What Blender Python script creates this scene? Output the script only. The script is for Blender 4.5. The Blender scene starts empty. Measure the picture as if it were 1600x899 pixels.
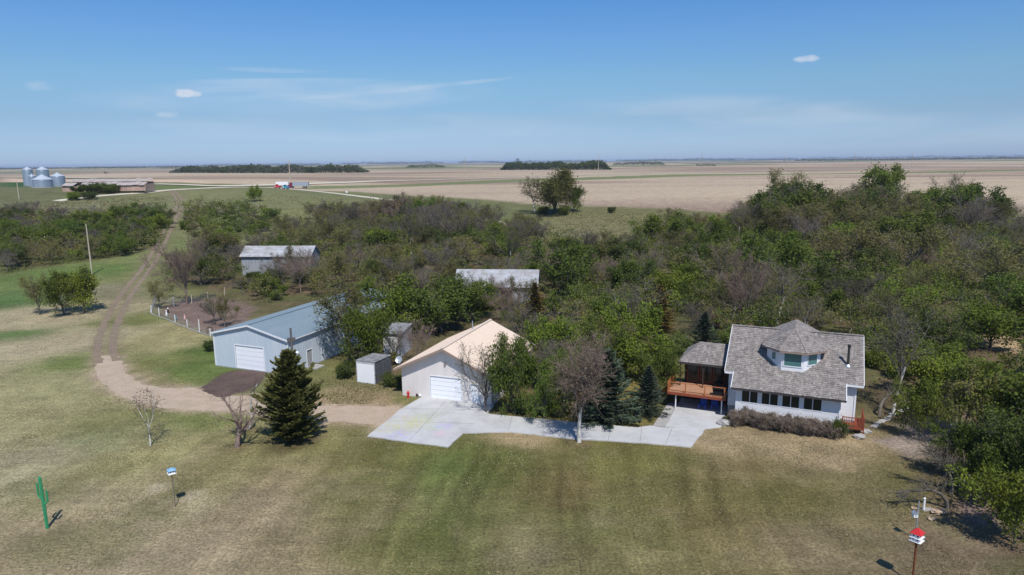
import bpy, math, random
import numpy as np
from mathutils import Matrix, Vector, noise as mnoise
from mathutils.geometry import tessellate_polygon

sc = bpy.context.scene
COL = sc.collection
R = math.radians

# ------------------------------------------------------------------ camera
CAM_H, FPX = 25.0, 1067.0
PITCH, ROLL = math.atan(196.5 / 1067), math.atan(17 / 1600)
cp, sp, cr, sr = math.cos(PITCH), math.sin(PITCH), math.cos(ROLL), math.sin(ROLL)
right0, up0, fwd = Vector((1, 0, 0)), Vector((0, sp, cp)), Vector((0, cp, -sp))
right = right0 * cr - up0 * sr
up = right0 * sr + up0 * cr
cam = bpy.data.cameras.new('camera')
camo = bpy.data.objects.new('camera', cam)
COL.objects.link(camo)
M4 = Matrix((right, up, -fwd)).transposed().to_4x4()
M4.translation = (0, 0, CAM_H)
camo.matrix_world = M4
cam.sensor_width = 36
cam.lens = 36 * FPX / 1600
cam.clip_start, cam.clip_end = 0.5, 30000
sc.camera = camo
sc.view_settings.view_transform = 'Standard'
sc.view_settings.look = 'None'
sc.view_settings.exposure = 0.0
sc.view_settings.gamma = 1
sc.render.resolution_x, sc.render.resolution_y = 1024, 575
sc.cycles.volume_bounces = 0
sc.cycles.max_bounces = 6
sc.cycles.diffuse_bounces = 2
sc.cycles.transparent_max_bounces = 8

# ------------------------------------------------------------------ light
SUN_EL, SHADOW_AZ = R(55.5), R(-14.5)         # shadows run away from the camera, a little to the left
sdir = Vector((math.sin(SHADOW_AZ) * math.cos(SUN_EL), math.cos(SHADOW_AZ) * math.cos(SUN_EL), -math.sin(SUN_EL)))
sl = bpy.data.lights.new('sun', 'SUN')
sl.energy = 4.4
sl.angle = R(0.5)
sl.color = (1.0, 0.955, 0.89)
so = bpy.data.objects.new('sun', sl)
COL.objects.link(so)
so.rotation_euler = sdir.to_track_quat('-Z', 'Y').to_euler()
so.location = (0, 0, 60)

w = bpy.data.worlds.new('World')
sc.world = w
w.use_nodes = True
nt = w.node_tree
nt.nodes.clear()
def wn(t, **kw):
    n = nt.nodes.new(t)
    for k, v in kw.items(): setattr(n, k, v)
    return n
sky = wn('ShaderNodeTexSky', sky_type='NISHITA', sun_disc=False)
sky.sun_elevation = SUN_EL
sky.sun_rotation = math.atan2(-sdir.x, -sdir.y)
sky.altitude = 600
sky.air_density = 1.0
sky.dust_density = 0.6
sky.ozone_density = 2.0
bg = wn('ShaderNodeBackground')
bg.inputs['Strength'].default_value = 0.085
wo = wn('ShaderNodeOutputWorld')
tc = wn('ShaderNodeTexCoord')
def wmath(op, a, b=None, c=None, clamp=False):
    n = wn('ShaderNodeMath', operation=op, use_clamp=clamp)
    for i, v in enumerate((a, b, c)):
        if v is None: continue
        if isinstance(v, (int, float)): n.inputs[i].default_value = v
        else: nt.links.new(v, n.inputs[i])
    return n.outputs[0]
sepw = wn('ShaderNodeSeparateXYZ')
nt.links.new(tc.outputs['Generated'], sepw.inputs[0])
DX, DY, DZ = sepw.outputs
az = wmath('ARCTAN2', DX, DY)
el = wmath('ARCSINE', DZ)
cmb = wn('ShaderNodeCombineXYZ')
nt.links.new(az, cmb.inputs[0]); nt.links.new(wmath('MULTIPLY', el, 6.0), cmb.inputs[1])
cn = wn('ShaderNodeTexNoise'); cn.inputs['Scale'].default_value = 5.0; cn.inputs['Detail'].default_value = 9
cn.inputs['Distortion'].default_value = 0.5
nt.links.new(cmb.outputs[0], cn.inputs['Vector'])
fine = wn('ShaderNodeTexNoise'); fine.inputs['Scale'].default_value = 70; fine.inputs['Detail'].default_value = 6
fvec = wn('ShaderNodeCombineXYZ')
nt.links.new(az, fvec.inputs[0]); nt.links.new(wmath('MULTIPLY', el, 2.0), fvec.inputs[1])
nt.links.new(fvec.outputs[0], fine.inputs['Vector'])
def ell(a0, e0, ra, re, tilt=0.0, soft=1.0):
    a = wmath('SUBTRACT', az, a0)
    e = wmath('SUBTRACT', wmath('SUBTRACT', el, e0), wmath('MULTIPLY', a, tilt))
    d = wmath('ADD', wmath('POWER', wmath('ABSOLUTE', wmath('DIVIDE', a, ra)), 2.0), wmath('POWER', wmath('ABSOLUTE', wmath('DIVIDE', e, re)), 2.0))
    return wmath('MULTIPLY', wmath('SUBTRACT', 1.0, d), soft, clamp=True)
def dir_of(px, py):
    u, v = (px - 800) / FPX, (449.5 - py) / FPX
    d = (right * u + up * v + fwd).normalized()
    return math.atan2(d.x, d.y), math.asin(d.z)
cl = None
def addc(x):
    global cl
    cl = x if cl is None else wmath('MAXIMUM', cl, x)
for px, py, rx, ry, s in ((294, 146, 17, 5.5, .7), (261, 180, 15, 4, .4), (1260, 92, 17, 4.2, .6), (604, 172, 14, 3.5, .12), (728, 189, 16, 4, .12), (60, 134, 16, 6, .3)):
    a0, e0 = dir_of(px, py)
    m = ell(a0, e0, rx / FPX * 1.3, ry / FPX * 1.5)
    m = wmath('SUBTRACT', wmath('ADD', wmath('MULTIPLY', m, 0.9), wmath('MULTIPLY', fine.outputs['Fac'], 1.3)), 0.92)
    m = wmath('MULTIPLY', wmath('MULTIPLY', wmath('MAXIMUM', m, 0.0), ell(a0, e0, rx / FPX * 1.5, ry / FPX * 1.8, soft=3)), 3.0 * s, clamp=True)
    addc(wmath('MULTIPLY', m, s))
for px, py, rx, ry, tilt, s in ((470, 152, 300, 26, .03, .30), (600, 143, 210, 5, .10, .42), (450, 128, 160, 6, .03, .25), (1130, 178, 260, 30, -.05, .28), (620, 200, 400, 24, 0, .16), (1400, 205, 330, 26, 0, .16), (430, 110, 80, 4, 0, .16)):
    a0, e0 = dir_of(px, py)
    m = ell(a0, e0, rx / FPX, ry / FPX, tilt, 1.6)
    st = wmath('MULTIPLY', wmath('SUBTRACT', cn.outputs['Fac'], 0.36), 3.2, clamp=True)
    addc(wmath('MULTIPLY', wmath('MULTIPLY', m, st), s))
hz = wmath('MULTIPLY', wmath('SUBTRACT', 1.0, wmath('DIVIDE', wmath('ABSOLUTE', el), 0.16), clamp=True), 1.0)
grade = wn('ShaderNodeMix', data_type='RGBA', blend_type='MULTIPLY'); grade.inputs[0].default_value = 1.0
ramp = wn('ShaderNodeValToRGB')
cr_ = ramp.color_ramp
RK = [(0.0, (.84, .98, 1.54)), (.06, (.81, .89, 1.09)), (.113, (.9, 1.06, 1.14)), (.165, (.85, 1.1, 1.3)), (.21, (.74, 1.1, 1.38)), (.6, (.74, 1.05, 1.3))]
while len(cr_.elements) < len(RK): cr_.elements.new(.5)
for e_, (p_, c_) in zip(cr_.elements, RK): e_.position = p_; e_.color = (c_[0] * .8 / 1.5, c_[1] * .93 / 1.5, c_[2] * 1.05 / 1.5, 1)
nt.links.new(DZ, ramp.inputs[0])
rs_ = wn('ShaderNodeVectorMath', operation='SCALE'); rs_.inputs[3].default_value = 1.5
nt.links.new(ramp.outputs[0], rs_.inputs[0])
nt.links.new(sky.outputs[0], grade.inputs[6]); nt.links.new(rs_.outputs[0], grade.inputs[7])
cm = wn('ShaderNodeMix', data_type='RGBA')
nt.links.new(cl, cm.inputs[0]); nt.links.new(grade.outputs[2], cm.inputs[6]); cm.inputs[7].default_value = (8.6, 9.0, 10.0, 1)
nt.links.new(cm.outputs[2], bg.inputs['Color'])
nt.links.new(bg.outputs[0], wo.inputs['Surface'])

# ------------------------------------------------------------------ terrain
rng = np.random.default_rng(7)
random.seed(7)
def sstep(a, b, x):
    t = np.clip((x - a) / (b - a), 0, 1)
    return t * t * (3 - 2 * t)
def height(x, y):
    x = np.asarray(x, float); y = np.asarray(y, float)
    left = sstep(-60, -210, x) if False else 1 - sstep(-210, -60, x)
    near = sstep(108, 330, y)
    A = 9.0 + 6.0 * left * (1 - sstep(420, 900, y))
    h = A * near
    far = sstep(380, 900, y)
    h = h + far * (1.3 * np.sin(x / 190 + 0.7 * np.sin(y / 310)) * np.cos(y / 240 + x / 900) + 0.8 * np.sin(x / 87 + y / 140))
    vfar = sstep(1800, 4500, y)
    h = h + vfar * (3.0 * np.sin(x / 1300 + 1.3) * np.cos(y / 1500) + 2.0 * np.sin(x / 520 + y / 900))
    return h
def hs(x, y): return float(height(x, y))
def at(px, py, z=0.0, follow=True):
    """ground point seen at a pixel of the 1600 px photograph (z metres above the ground)"""
    u, v = (px - 800) / FPX, (449.5 - py) / FPX
    d = right * u + up * v + fwd
    if d.z > -1e-4: d.z = -1e-4
    if not follow:
        t = (z - CAM_H) / d.z
        return Vector((d.x * t, d.y * t, z))
    lo, hi = 5.0, 9000.0
    t = 5.0
    while t < hi:
        x, y = d.x * t, d.y * t
        if CAM_H + d.z * t <= hs(x, y) + z: break
        lo = t
        t *= 1.02
    hi = t
    for _ in range(18):
        m = (lo + hi) / 2
        if CAM_H + d.z * m <= hs(d.x * m, d.y * m) + z: hi = m
        else: lo = m
    x, y = d.x * hi, d.y * hi
    return Vector((x, y, hs(x, y)))
def project(x, y, z):
    X, Y, Z = x, y * cp - (z - CAM_H) * sp, y * sp + (z - CAM_H) * cp
    u, v = X / Y, Z / Y
    uu, vv = u * cr - v * sr, u * sr + v * cr
    return 800 + FPX * uu, 449.5 - FPX * vv
def tall(base, py_top):
    lo, hi = 0, 40
    for _ in range(30):
        m = (lo + hi) / 2
        if project(base.x, base.y, base.z + m)[1] > py_top: lo = m
        else: hi = m
    return lo

# ------------------------------------------------------------------ helpers
def tag(o, label=None, cat=None, group=None, kind=None):
    if label: o['label'] = label
    if cat: o['category'] = cat
    if group: o['group'] = group
    if kind: o['kind'] = kind
    return o
def empty(name, loc, rz=0.0):
    o = bpy.data.objects.new(name, None)
    COL.objects.link(o)
    o.location = loc
    o.rotation_euler = (0, 0, rz)
    o.empty_display_size = 0.5
    return o
class MB:
    def __init__(s): s.v = []; s.f = []; s.m = []
    def add(s, vs, fs, mi=0):
        b = len(s.v)
        s.v += [tuple(p) for p in vs]
        s.f += [tuple(b + i for i in f) for f in fs]
        s.m += [mi] * len(fs)
        return s
    def box(s, c, d, rz=0, mi=0):
        """c centre, d full sizes"""
        x, y, z = d[0] / 2, d[1] / 2, d[2] / 2
        ca, sa = math.cos(rz), math.sin(rz)
        vs = [(c[0] + ca * i * x - sa * j * y, c[1] + sa * i * x + ca * j * y, c[2] + k * z) for k in (-1, 1) for i, j in ((-1, -1), (1, -1), (1, 1), (-1, 1))]
        return s.add(vs, [(3, 2, 1, 0), (4, 5, 6, 7), (0, 1, 5, 4), (1, 2, 6, 5), (2, 3, 7, 6), (3, 0, 4, 7)], mi)
    def b2(s, x0, x1, y0, y1, z0, z1, mi=0):
        return s.box(((x0 + x1) / 2, (y0 + y1) / 2, (z0 + z1) / 2), (x1 - x0, y1 - y0, z1 - z0), 0, mi)
    def prism(s, pts, dvec, mi=0):
        """polygon pts extruded by dvec"""
        n = len(pts); d = Vector(dvec)
        vs = [Vector(p) for p in pts] + [Vector(p) + d for p in pts]
        fs = [tuple(range(n))[::-1], tuple(range(n, 2 * n))] + [(i, (i + 1) % n, n + (i + 1) % n, n + i) for i in range(n)]
        return s.add(vs, fs, mi)
    def bar(s, p0, p1, w_, h_, mi=0):
        p0, p1 = Vector(p0), Vector(p1)
        d = (p1 - p0).normalized()
        a = d.cross(Vector((0, 0, 1)))
        if a.length < 1e-3: a = Vector((1, 0, 0))
        a.normalize(); b = a.cross(d)
        vs = [p + a * i * w_ / 2 + b * j * h_ / 2 for p in (p0, p1) for i, j in ((-1, -1), (1, -1), (1, 1), (-1, 1))]
        return s.add(vs, [(0, 1, 2, 3), (7, 6, 5, 4), (0, 4, 5, 1), (1, 5, 6, 2), (2, 6, 7, 3), (3, 7, 4, 0)], mi)
    def tube(s, pts, rad, k=8, mi=0, cap=True):
        pts = [Vector(p) for p in pts]
        if isinstance(rad, (int, float)): rad = [rad] * len(pts)
        vs = []
        for i, p in enumerate(pts):
            d = (pts[min(i + 1, len(pts) - 1)] - pts[max(i - 1, 0)]).normalized()
            a = d.cross(Vector((0, 1, 0.01)))
            if a.length < 1e-3: a = Vector((1, 0, 0))
            a.normalize(); b = d.cross(a)
            vs += [p + (a * math.cos(2 * math.pi * j / k) + b * math.sin(2 * math.pi * j / k)) * rad[i] for j in range(k)]
        fs = [(i * k + j, i * k + (j + 1) % k, (i + 1) * k + (j + 1) % k, (i + 1) * k + j) for i in range(len(pts) - 1) for j in range(k)]
        if cap: fs += [tuple(range(k))[::-1], tuple(range((len(pts) - 1) * k, len(pts) * k))]
        return s.add(vs, fs, mi)
    def lathe(s, prof, k=12, c=(0, 0, 0), mi=0):
        """prof: list of (r, z)"""
        vs = [(c[0] + r * math.cos(2 * math.pi * j / k), c[1] + r * math.sin(2 * math.pi * j / k), c[2] + z) for r, z in prof for j in range(k)]
        fs = [(i * k + j, i * k + (j + 1) % k, (i + 1) * k + (j + 1) % k, (i + 1) * k + j) for i in range(len(prof) - 1) for j in range(k)]
        fs += [tuple(range(k))[::-1], tuple(range((len(prof) - 1) * k, len(prof) * k))]
        return s.add(vs, fs, mi)
    def build(s, name, mats, parent=None, smooth=False, kind=None, loc=None):
        me = bpy.data.meshes.new(name)
        me.from_pydata(s.v, [], s.f)
        mats = mats if isinstance(mats, (list, tuple)) else [mats]
        for m in mats: me.materials.append(m)
        if len(mats) > 1: me.polygons.foreach_set('material_index', s.m)
        if smooth: me.polygons.foreach_set('use_smooth', [True] * len(s.f))
        me.update()
        o = bpy.data.objects.new(name, me)
        COL.objects.link(o)
        if parent is not None: o.parent = parent
        if loc is not None: o.location = loc
        if kind: o['kind'] = kind
        return o
def np_mesh(name, V, F, mats, mi=None, smooth=False):
    """V (n,3), F (m,k) with one k"""
    me = bpy.data.meshes.new(name)
    V = np.asarray(V, np.float32); F = np.asarray(F, np.int32)
    me.vertices.add(len(V)); me.vertices.foreach_set('co', V.ravel())
    k = F.shape[1]
    me.loops.add(F.size); me.loops.foreach_set('vertex_index', F.ravel())
    me.polygons.add(len(F)); me.polygons.foreach_set('loop_start', np.arange(0, F.size, k, dtype=np.int32))
    for m in mats: me.materials.append(m)
    if mi is not None: me.polygons.foreach_set('material_index', np.asarray(mi, np.int32))
    if smooth: me.polygons.foreach_set('use_smooth', np.ones(len(F), bool))
    me.update(calc_edges=True)
    return me
def link(name, me, parent=None, loc=None):
    o = bpy.data.objects.new(name, me)
    COL.objects.link(o)
    if parent is not None: o.parent = parent
    if loc is not None: o.location = loc
    return o
def copy_tree(o, parent=None):
    c = o.copy(); COL.objects.link(c); c.parent = parent
    for ch in [q for q in o.children]: copy_tree(ch, c)
    return c

# ------------------------------------------------------------------ materials
def mat(name, col, rough=0.8, spec=0.3, metal=0.0, n1=None, n2=None, bump=None, rand=0.0, island=0.0, wave=None, trans=0.0, strength=1.0):
    """n1 (scale, colour, amount), n2 same, bump (scale, height), wave (axis, scale, height)"""
    m = bpy.data.materials.new(name); m.use_nodes = True
    t = m.node_tree; b = t.nodes['Principled BSDF']
    b.inputs['Roughness'].default_value = rough
    b.inputs['Specular IOR Level'].default_value = spec
    b.inputs['Metallic'].default_value = metal
    tcn = t.nodes.new('ShaderNodeTexCoord')
    c = t.nodes.new('ShaderNodeRGB'); c.outputs[0].default_value = (*col, 1)
    out = c.outputs[0]
    for nn in (n1, n2):
        if not nn: continue
        s_, c2, amt = nn[:3]
        nz = t.nodes.new('ShaderNodeTexNoise'); nz.inputs['Scale'].default_value = s_ if not isinstance(s_, tuple) else 1
        nz.inputs['Detail'].default_value = 6; nz.inputs['Roughness'].default_value = 0.65
        if isinstance(s_, tuple):
            mp = t.nodes.new('ShaderNodeMapping'); mp.inputs['Scale'].default_value = s_
            t.links.new(tcn.outputs['Object'], mp.inputs[0]); t.links.new(mp.outputs[0], nz.inputs['Vector'])
        else: t.links.new(tcn.outputs['Object'], nz.inputs['Vector'])
        mr = t.nodes.new('ShaderNodeMapRange'); mr.inputs[1].default_value = 0.42; mr.inputs[2].default_value = 0.62
        mr.inputs[4].default_value = amt
        t.links.new(nz.outputs['Fac'], mr.inputs[0])
        mx = t.nodes.new('ShaderNodeMix'); mx.data_type = 'RGBA'
        t.links.new(mr.outputs[0], mx.inputs[0]); t.links.new(out, mx.inputs[6]); mx.inputs[7].default_value = (*c2, 1)
        out = mx.outputs[2]
    for amt, src in ((rand, 'obj'), (island, 'isl')):
        if not amt: continue
        if src == 'obj':
            oi = t.nodes.new('ShaderNodeObjectInfo'); val = oi.outputs['Random']
        else:
            oi = t.nodes.new('ShaderNodeNewGeometry'); val = oi.outputs['Random Per Island']
        mr = t.nodes.new('ShaderNodeMapRange'); mr.inputs[3].default_value = 1 - amt; mr.inputs[4].default_value = 1 + amt
        t.links.new(val, mr.inputs[0])
        hv = t.nodes.new('ShaderNodeHueSaturation')
        t.links.new(out, hv.inputs['Color']); t.links.new(mr.outputs[0], hv.inputs['Value'])
        if src == 'obj':
            wn_ = t.nodes.new('ShaderNodeTexWhiteNoise'); wn_.noise_dimensions = '1D'
            t.links.new(val, wn_.inputs['W'])
            mh = t.nodes.new('ShaderNodeMapRange'); mh.inputs[3].default_value = 0.5 - amt * .055; mh.inputs[4].default_value = 0.5 + amt * .04
            t.links.new(wn_.outputs['Value'], mh.inputs[0]); t.links.new(mh.outputs[0], hv.inputs['Hue'])
        out = hv.outputs[0]
    t.links.new(out, b.inputs['Base Color'])
    if bump:
        nz = t.nodes.new('ShaderNodeTexNoise'); nz.inputs['Scale'].default_value = bump[0]; nz.inputs['Detail'].default_value = 5
        t.links.new(tcn.outputs['Object'], nz.inputs['Vector'])
        bp = t.nodes.new('ShaderNodeBump'); bp.inputs['Distance'].default_value = bump[1]
        t.links.new(nz.outputs['Fac'], bp.inputs['Height']); t.links.new(bp.outputs[0], b.inputs['Normal'])
    if wave:
        wv = t.nodes.new('ShaderNodeTexWave'); wv.wave_type = 'BANDS'; wv.bands_direction = wave[0]; wv.wave_profile = 'SAW'
        wv.inputs['Scale'].default_value = wave[1]
        t.links.new(tcn.outputs['Object'], wv.inputs['Vector'])
        bp = t.nodes.new('ShaderNodeBump'); bp.inputs['Distance'].default_value = wave[2]
        t.links.new(wv.outputs['Fac'], bp.inputs['Height']); t.links.new(bp.outputs[0], b.inputs['Normal'])
    if trans:
        tl = t.nodes.new('ShaderNodeBsdfTranslucent'); t.links.new(out, tl.inputs['Color'])
        ms = t.nodes.new('ShaderNodeMixShader'); ms.inputs[0].default_value = trans
        t.links.new(b.outputs[0], ms.inputs[1]); t.links.new(tl.outputs[0], ms.inputs[2])
        t.links.new(ms.outputs[0], t.nodes['Material Output'].inputs['Surface'])
    return m
MT = {}
MT['white_metal'] = mat('white_metal', (.72, .74, .78), .5)
MT['white_door'] = mat('white_door', (.86, .88, .92), .45, n1=(1.5, (.82, .84, .88), .4))
MT['blue_steel'] = mat('blue_steel', (.545, .605, .675), .5, .3, n1=((.4, .4, .15), (.47, .55, .64), .7), n2=((2.5, 2.5, .3), (.44, .50, .57), .35))
MT['blue_roof'] = mat('blue_roof', (.215, .27, .31), .5, .35, n1=((.6, .12, .6), (.165, .235, .28), .7), n2=(3, (.25, .32, .37), .25))
MT['cream_roof'] = mat('cream_roof', (.72, .59, .48), .55, .3, n1=((.12, .8, .8), (.68, .55, .44), .5), n2=(1.5, (.64, .52, .42), .3))
MT['cream_trim'] = mat('cream_trim', (.30, .22, .18), .6)
MT['stucco'] = mat('stucco', (.72, .68, .66), .9, n1=((1.2, 1.2, .3), (.65, .61, .585), .7), bump=(40, .004))
MT['stucco_white'] = mat('stucco_white', (.76, .76, .78), .9, n1=(.9, (.69, .69, .71), .6), bump=(40, .004), wave=('Z', .9, .01))
MT['white_trim'] = mat('white_trim', (.76, .77, .80), .5)
MT['foundation'] = mat('foundation', (.34, .35, .36), .9, n1=(2, (.25, .25, .25), .7), bump=(20, .01))
MT['shake'] = mat('shake', (.255, .228, .212), .9, .2, n1=(1.1, (.185, .17, .165), .8), n2=((5, .4, .4), (.33, .30, .275), .5), island=.24)
MT['roof_deck'] = mat('roof_deck', (.12, .11, .105), .95)
MT['dark_trim'] = mat('dark_trim', (.05, .045, .045), .7)
MT['glass'] = mat('glass', (.012, .02, .018), .1, .35)
MT['curtain_glass'] = mat('curtain_glass', (.07, .17, .17), .08, .6, n1=((.3, .3, 9), (.10, .22, .22), .8))
MT['orange_wood'] = mat('orange_wood', (.42, .14, .045), .6, n1=(3, (.30, .095, .035), .6))
MT['deck_board'] = mat('deck_board', (.44, .25, .15), .8, n1=(2, (.36, .19, .11), .6), island=.08)
MT['red_wood'] = mat('red_wood', (.26, .065, .03), .65, n1=(3, (.18, .045, .025), .6))
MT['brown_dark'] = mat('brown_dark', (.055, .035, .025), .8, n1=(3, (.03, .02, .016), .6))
MT['concrete'] = None
MT['pipe'] = mat('pipe', (.05, .055, .05), .5, metal=.3)
MT['galv'] = mat('galv', (.46, .50, .54), .4, .5, metal=.5, n1=(2, (.38, .42, .46), .5))
MT['bin_steel'] = mat('bin_steel', (.34, .41, .49), .4, .5, metal=.35, n1=((.4, .4, .1), (.26, .33, .41), .7))
MT['bin_roof'] = mat('bin_roof', (.58, .64, .70), .4, .5, metal=.3)
MT['old_roof'] = mat('old_roof', (.42, .44, .47), .8, .2, n1=((.3, 1.2, .3), (.33, .33, .35), .8), n2=(.7, (.25, .22, .20), .6))
MT['old_wall'] = mat('old_wall', (.34, .36, .39), .9, n1=((2, 2, .3), (.24, .25, .27), .8))
MT['ash_roof'] = mat('ash_roof', (.27, .27, .28), .9, n1=(1.6, (.09, .09, .09), .9), n2=(5, (.36, .36, .36), .4))
MT['box_grey'] = mat('box_grey', (.11, .115, .13), .8, n1=(2, (.07, .07, .08), .8))
MT['shed_white'] = mat('shed_white', (.88, .89, .91), .6, n1=((2, 2, .5), (.80, .81, .82), .5))
MT['shed_grey'] = mat('shed_grey', (.52, .53, .55), .8, n1=(3, (.30, .30, .31), .8))
MT['barn_board'] = mat('barn_board', (.45, .32, .26), .9, n1=((3, 3, .4), (.30, .20, .17), .8), island=.2)
MT['barn_roof'] = mat('barn_roof', (.42, .37, .35), .9, n1=((.25, 2, 2), (.30, .25, .24), .8), n2=(1.2, (.50, .46, .43), .5))
MT['post_wood'] = mat('post_wood', (.50, .43, .33), .8, n1=((2, 2, .3), (.36, .30, .24), .7))
MT['post_grey'] = mat('post_grey', (.13, .12, .12), .8, n1=((2, 2, .3), (.09, .08, .08), .7))
MT['post_white'] = mat('post_white', (.68, .68, .66), .7, n1=(5, (.50, .49, .46), .6))
MT['wire'] = mat('wire', (.40, .41, .43), .5, metal=.5)
MT['cactus'] = mat('cactus', (.035, .30, .13), .5, .4, n1=(3, (.05, .22, .11), .7))
MT['sky_blue'] = mat('sky_blue', (.22, .42, .62), .5)
MT['pure_white'] = mat('pure_white', (.80, .81, .82), .5)
MT['hole'] = mat('hole', (.01, .01, .012), .9)
MT['red_paint'] = mat('red_paint', (.55, .03, .035), .45)
MT['rust'] = mat('rust', (.20, .065, .025), .9, n1=(4, (.12, .04, .02), .8))
MT['blue_plastic'] = mat('blue_plastic', (.03, .09, .42), .4)
MT['teal_paint'] = mat('teal_paint', (.03, .25, .38), .4)
MT['maroon'] = mat('maroon', (.20, .015, .05), .45)
MT['tyre'] = mat('tyre', (.02, .02, .02), .9)
MT['stone'] = mat('stone', (.40, .385, .37), .9, n1=(2.5, (.30, .29, .28), .8), bump=(5, .05))
MT['pink'] = mat('pink', (.62, .38, .34), .6)
MT['gravel_pile'] = mat('gravel_pile', (.24, .215, .22), .95, n1=(6, (.16, .14, .145), .8), bump=(9, .08))
MT['wood_log'] = mat('wood_log', (.50, .37, .25), .9, n1=(4, (.33, .24, .16), .8))
# vegetation
MT['bark'] = mat('bark', (.172, .154, .130), .95, n1=((8, 8, 2), (.085, .074, .060), .8), rand=.26)
MT['bark_mauve'] = mat('bark_mauve', (.245, .180, .150), .95, n1=((8, 8, 2), (.14, .105, .09), .8), rand=.16)
MT['bark_pale'] = mat('bark_pale', (.66, .64, .60), .9, n1=((5, 5, 2.5), (.24, .21, .19), .55))
MT['twig_bud'] = mat('twig_bud', (.19, .165, .11), .9, rand=.15)
def leafmat(name, a, b, trans=.3, sc_=.55):
    return mat(name, a, .75, .25, n1=(sc_, b, .9), n2=(3.1, tuple(x * .7 for x in a), .5), rand=.30, trans=trans)
MT['leaf_green'] = leafmat('leaf_green', (.108, .152, .022), (.152, .198, .028))
MT['leaf_dark'] = leafmat('leaf_dark', (.080, .116, .020), (.108, .148, .024))
MT['leaf_bright'] = leafmat('leaf_bright', (.142, .190, .022), (.185, .238, .027))
MT['leaf_olive'] = leafmat('leaf_olive', (.180, .165, .045), (.135, .145, .032))
MT['leaf_tan'] = leafmat('leaf_tan', (.22, .17, .11), (.17, .145, .09))
MT['needle_blue'] = leafmat('needle_blue', (.048, .072, .044), (.078, .108, .070), .08, .9)
MT['needle_green'] = leafmat('needle_green', (.082, .092, .025), (.125, .130, .032), .08, .9)
MT['needle_yellow'] = leafmat('needle_yellow', (.27, .19, .045), (.15, .14, .035), .1, .9)
MT['litter'] = mat('litter', (.13, .112, .09), .95, n1=(.3, (.055, .075, .028), .9))

# ------------------------------------------------------------------ ground sheet
def lin(c):
    c = np.asarray(c, float) / 255
    return np.where(c <= 0.04045, c / 12.92, ((c + 0.055) / 1.055) ** 2.4)
def axis(parts):
    out = [parts[0][0]]
    for a, b, s in parts:
        n = max(1, round((b - a) / s)); out += list(np.linspace(a, b, n + 1)[1:])
    return np.array(out)
xs = axis([(-12000, -4000, 1600), (-4000, -1200, 350), (-1200, -260, 14), (-260, -70, 3), (-70, 70, .6), (70, 260, 3), (260, 1200, 14), (1200, 4000, 350), (4000, 12000, 1600)])
ys = axis([(-60, 20, 8), (20, 116, .6), (116, 260, 1.6), (260, 700, 6), (700, 2200, 22), (2200, 6000, 150), (6000, 16000, 1000)])
GX, GY = np.meshgrid(xs, ys)
X, Y = GX.ravel(), GY.ravel()
Z = height(X, Y)
def w2(pts): return [tuple(at(px, py)[:2]) for px, py in pts]
def poly_sd(poly, x, y):
    """signed distance, positive inside"""
    inside = np.zeros(len(x), bool); d2 = np.full(len(x), 1e18)
    n = len(poly)
    for i in range(n):
        x0, y0 = poly[i]; x1, y1 = poly[(i + 1) % n]
        c = (y0 > y) != (y1 > y)
        with np.errstate(divide='ignore', invalid='ignore'):
            inside ^= c & (x < (x1 - x0) * (y - y0) / ((y1 - y0) if y1 != y0 else 1e-9) + x0)
        dx, dy = x1 - x0, y1 - y0
        t = np.clip(((x - x0) * dx + (y - y0) * dy) / (dx * dx + dy * dy + 1e-12), 0, 1)
        d2 = np.minimum(d2, (x - x0 - t * dx) ** 2 + (y - y0 - t * dy) ** 2)
    return np.where(inside, 1, -1) * np.sqrt(d2)
def vnoise(x, y, s, seed=0):
    """cheap smooth value noise in [0, 1]"""
    x = x / s + seed * 17.3; y = y / s - seed * 9.1
    ix, iy = np.floor(x), np.floor(y); fx, fy = x - ix, y - iy
    fx, fy = fx * fx * (3 - 2 * fx), fy * fy * (3 - 2 * fy)
    h = lambda a, b: np.modf(np.abs(np.sin(a * 127.1 + b * 311.7 + seed * 74.7) * 43758.5453))[0]
    return (h(ix, iy) * (1 - fx) + h(ix + 1, iy) * fx) * (1 - fy) + (h(ix, iy + 1) * (1 - fx) + h(ix + 1, iy + 1) * fx) * fy
DRY, TAN, OLV, GRN, LUSH = (150, 139, 112), (140, 127, 101), (124, 119, 82), (93, 99, 55), (74, 96, 48)
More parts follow.
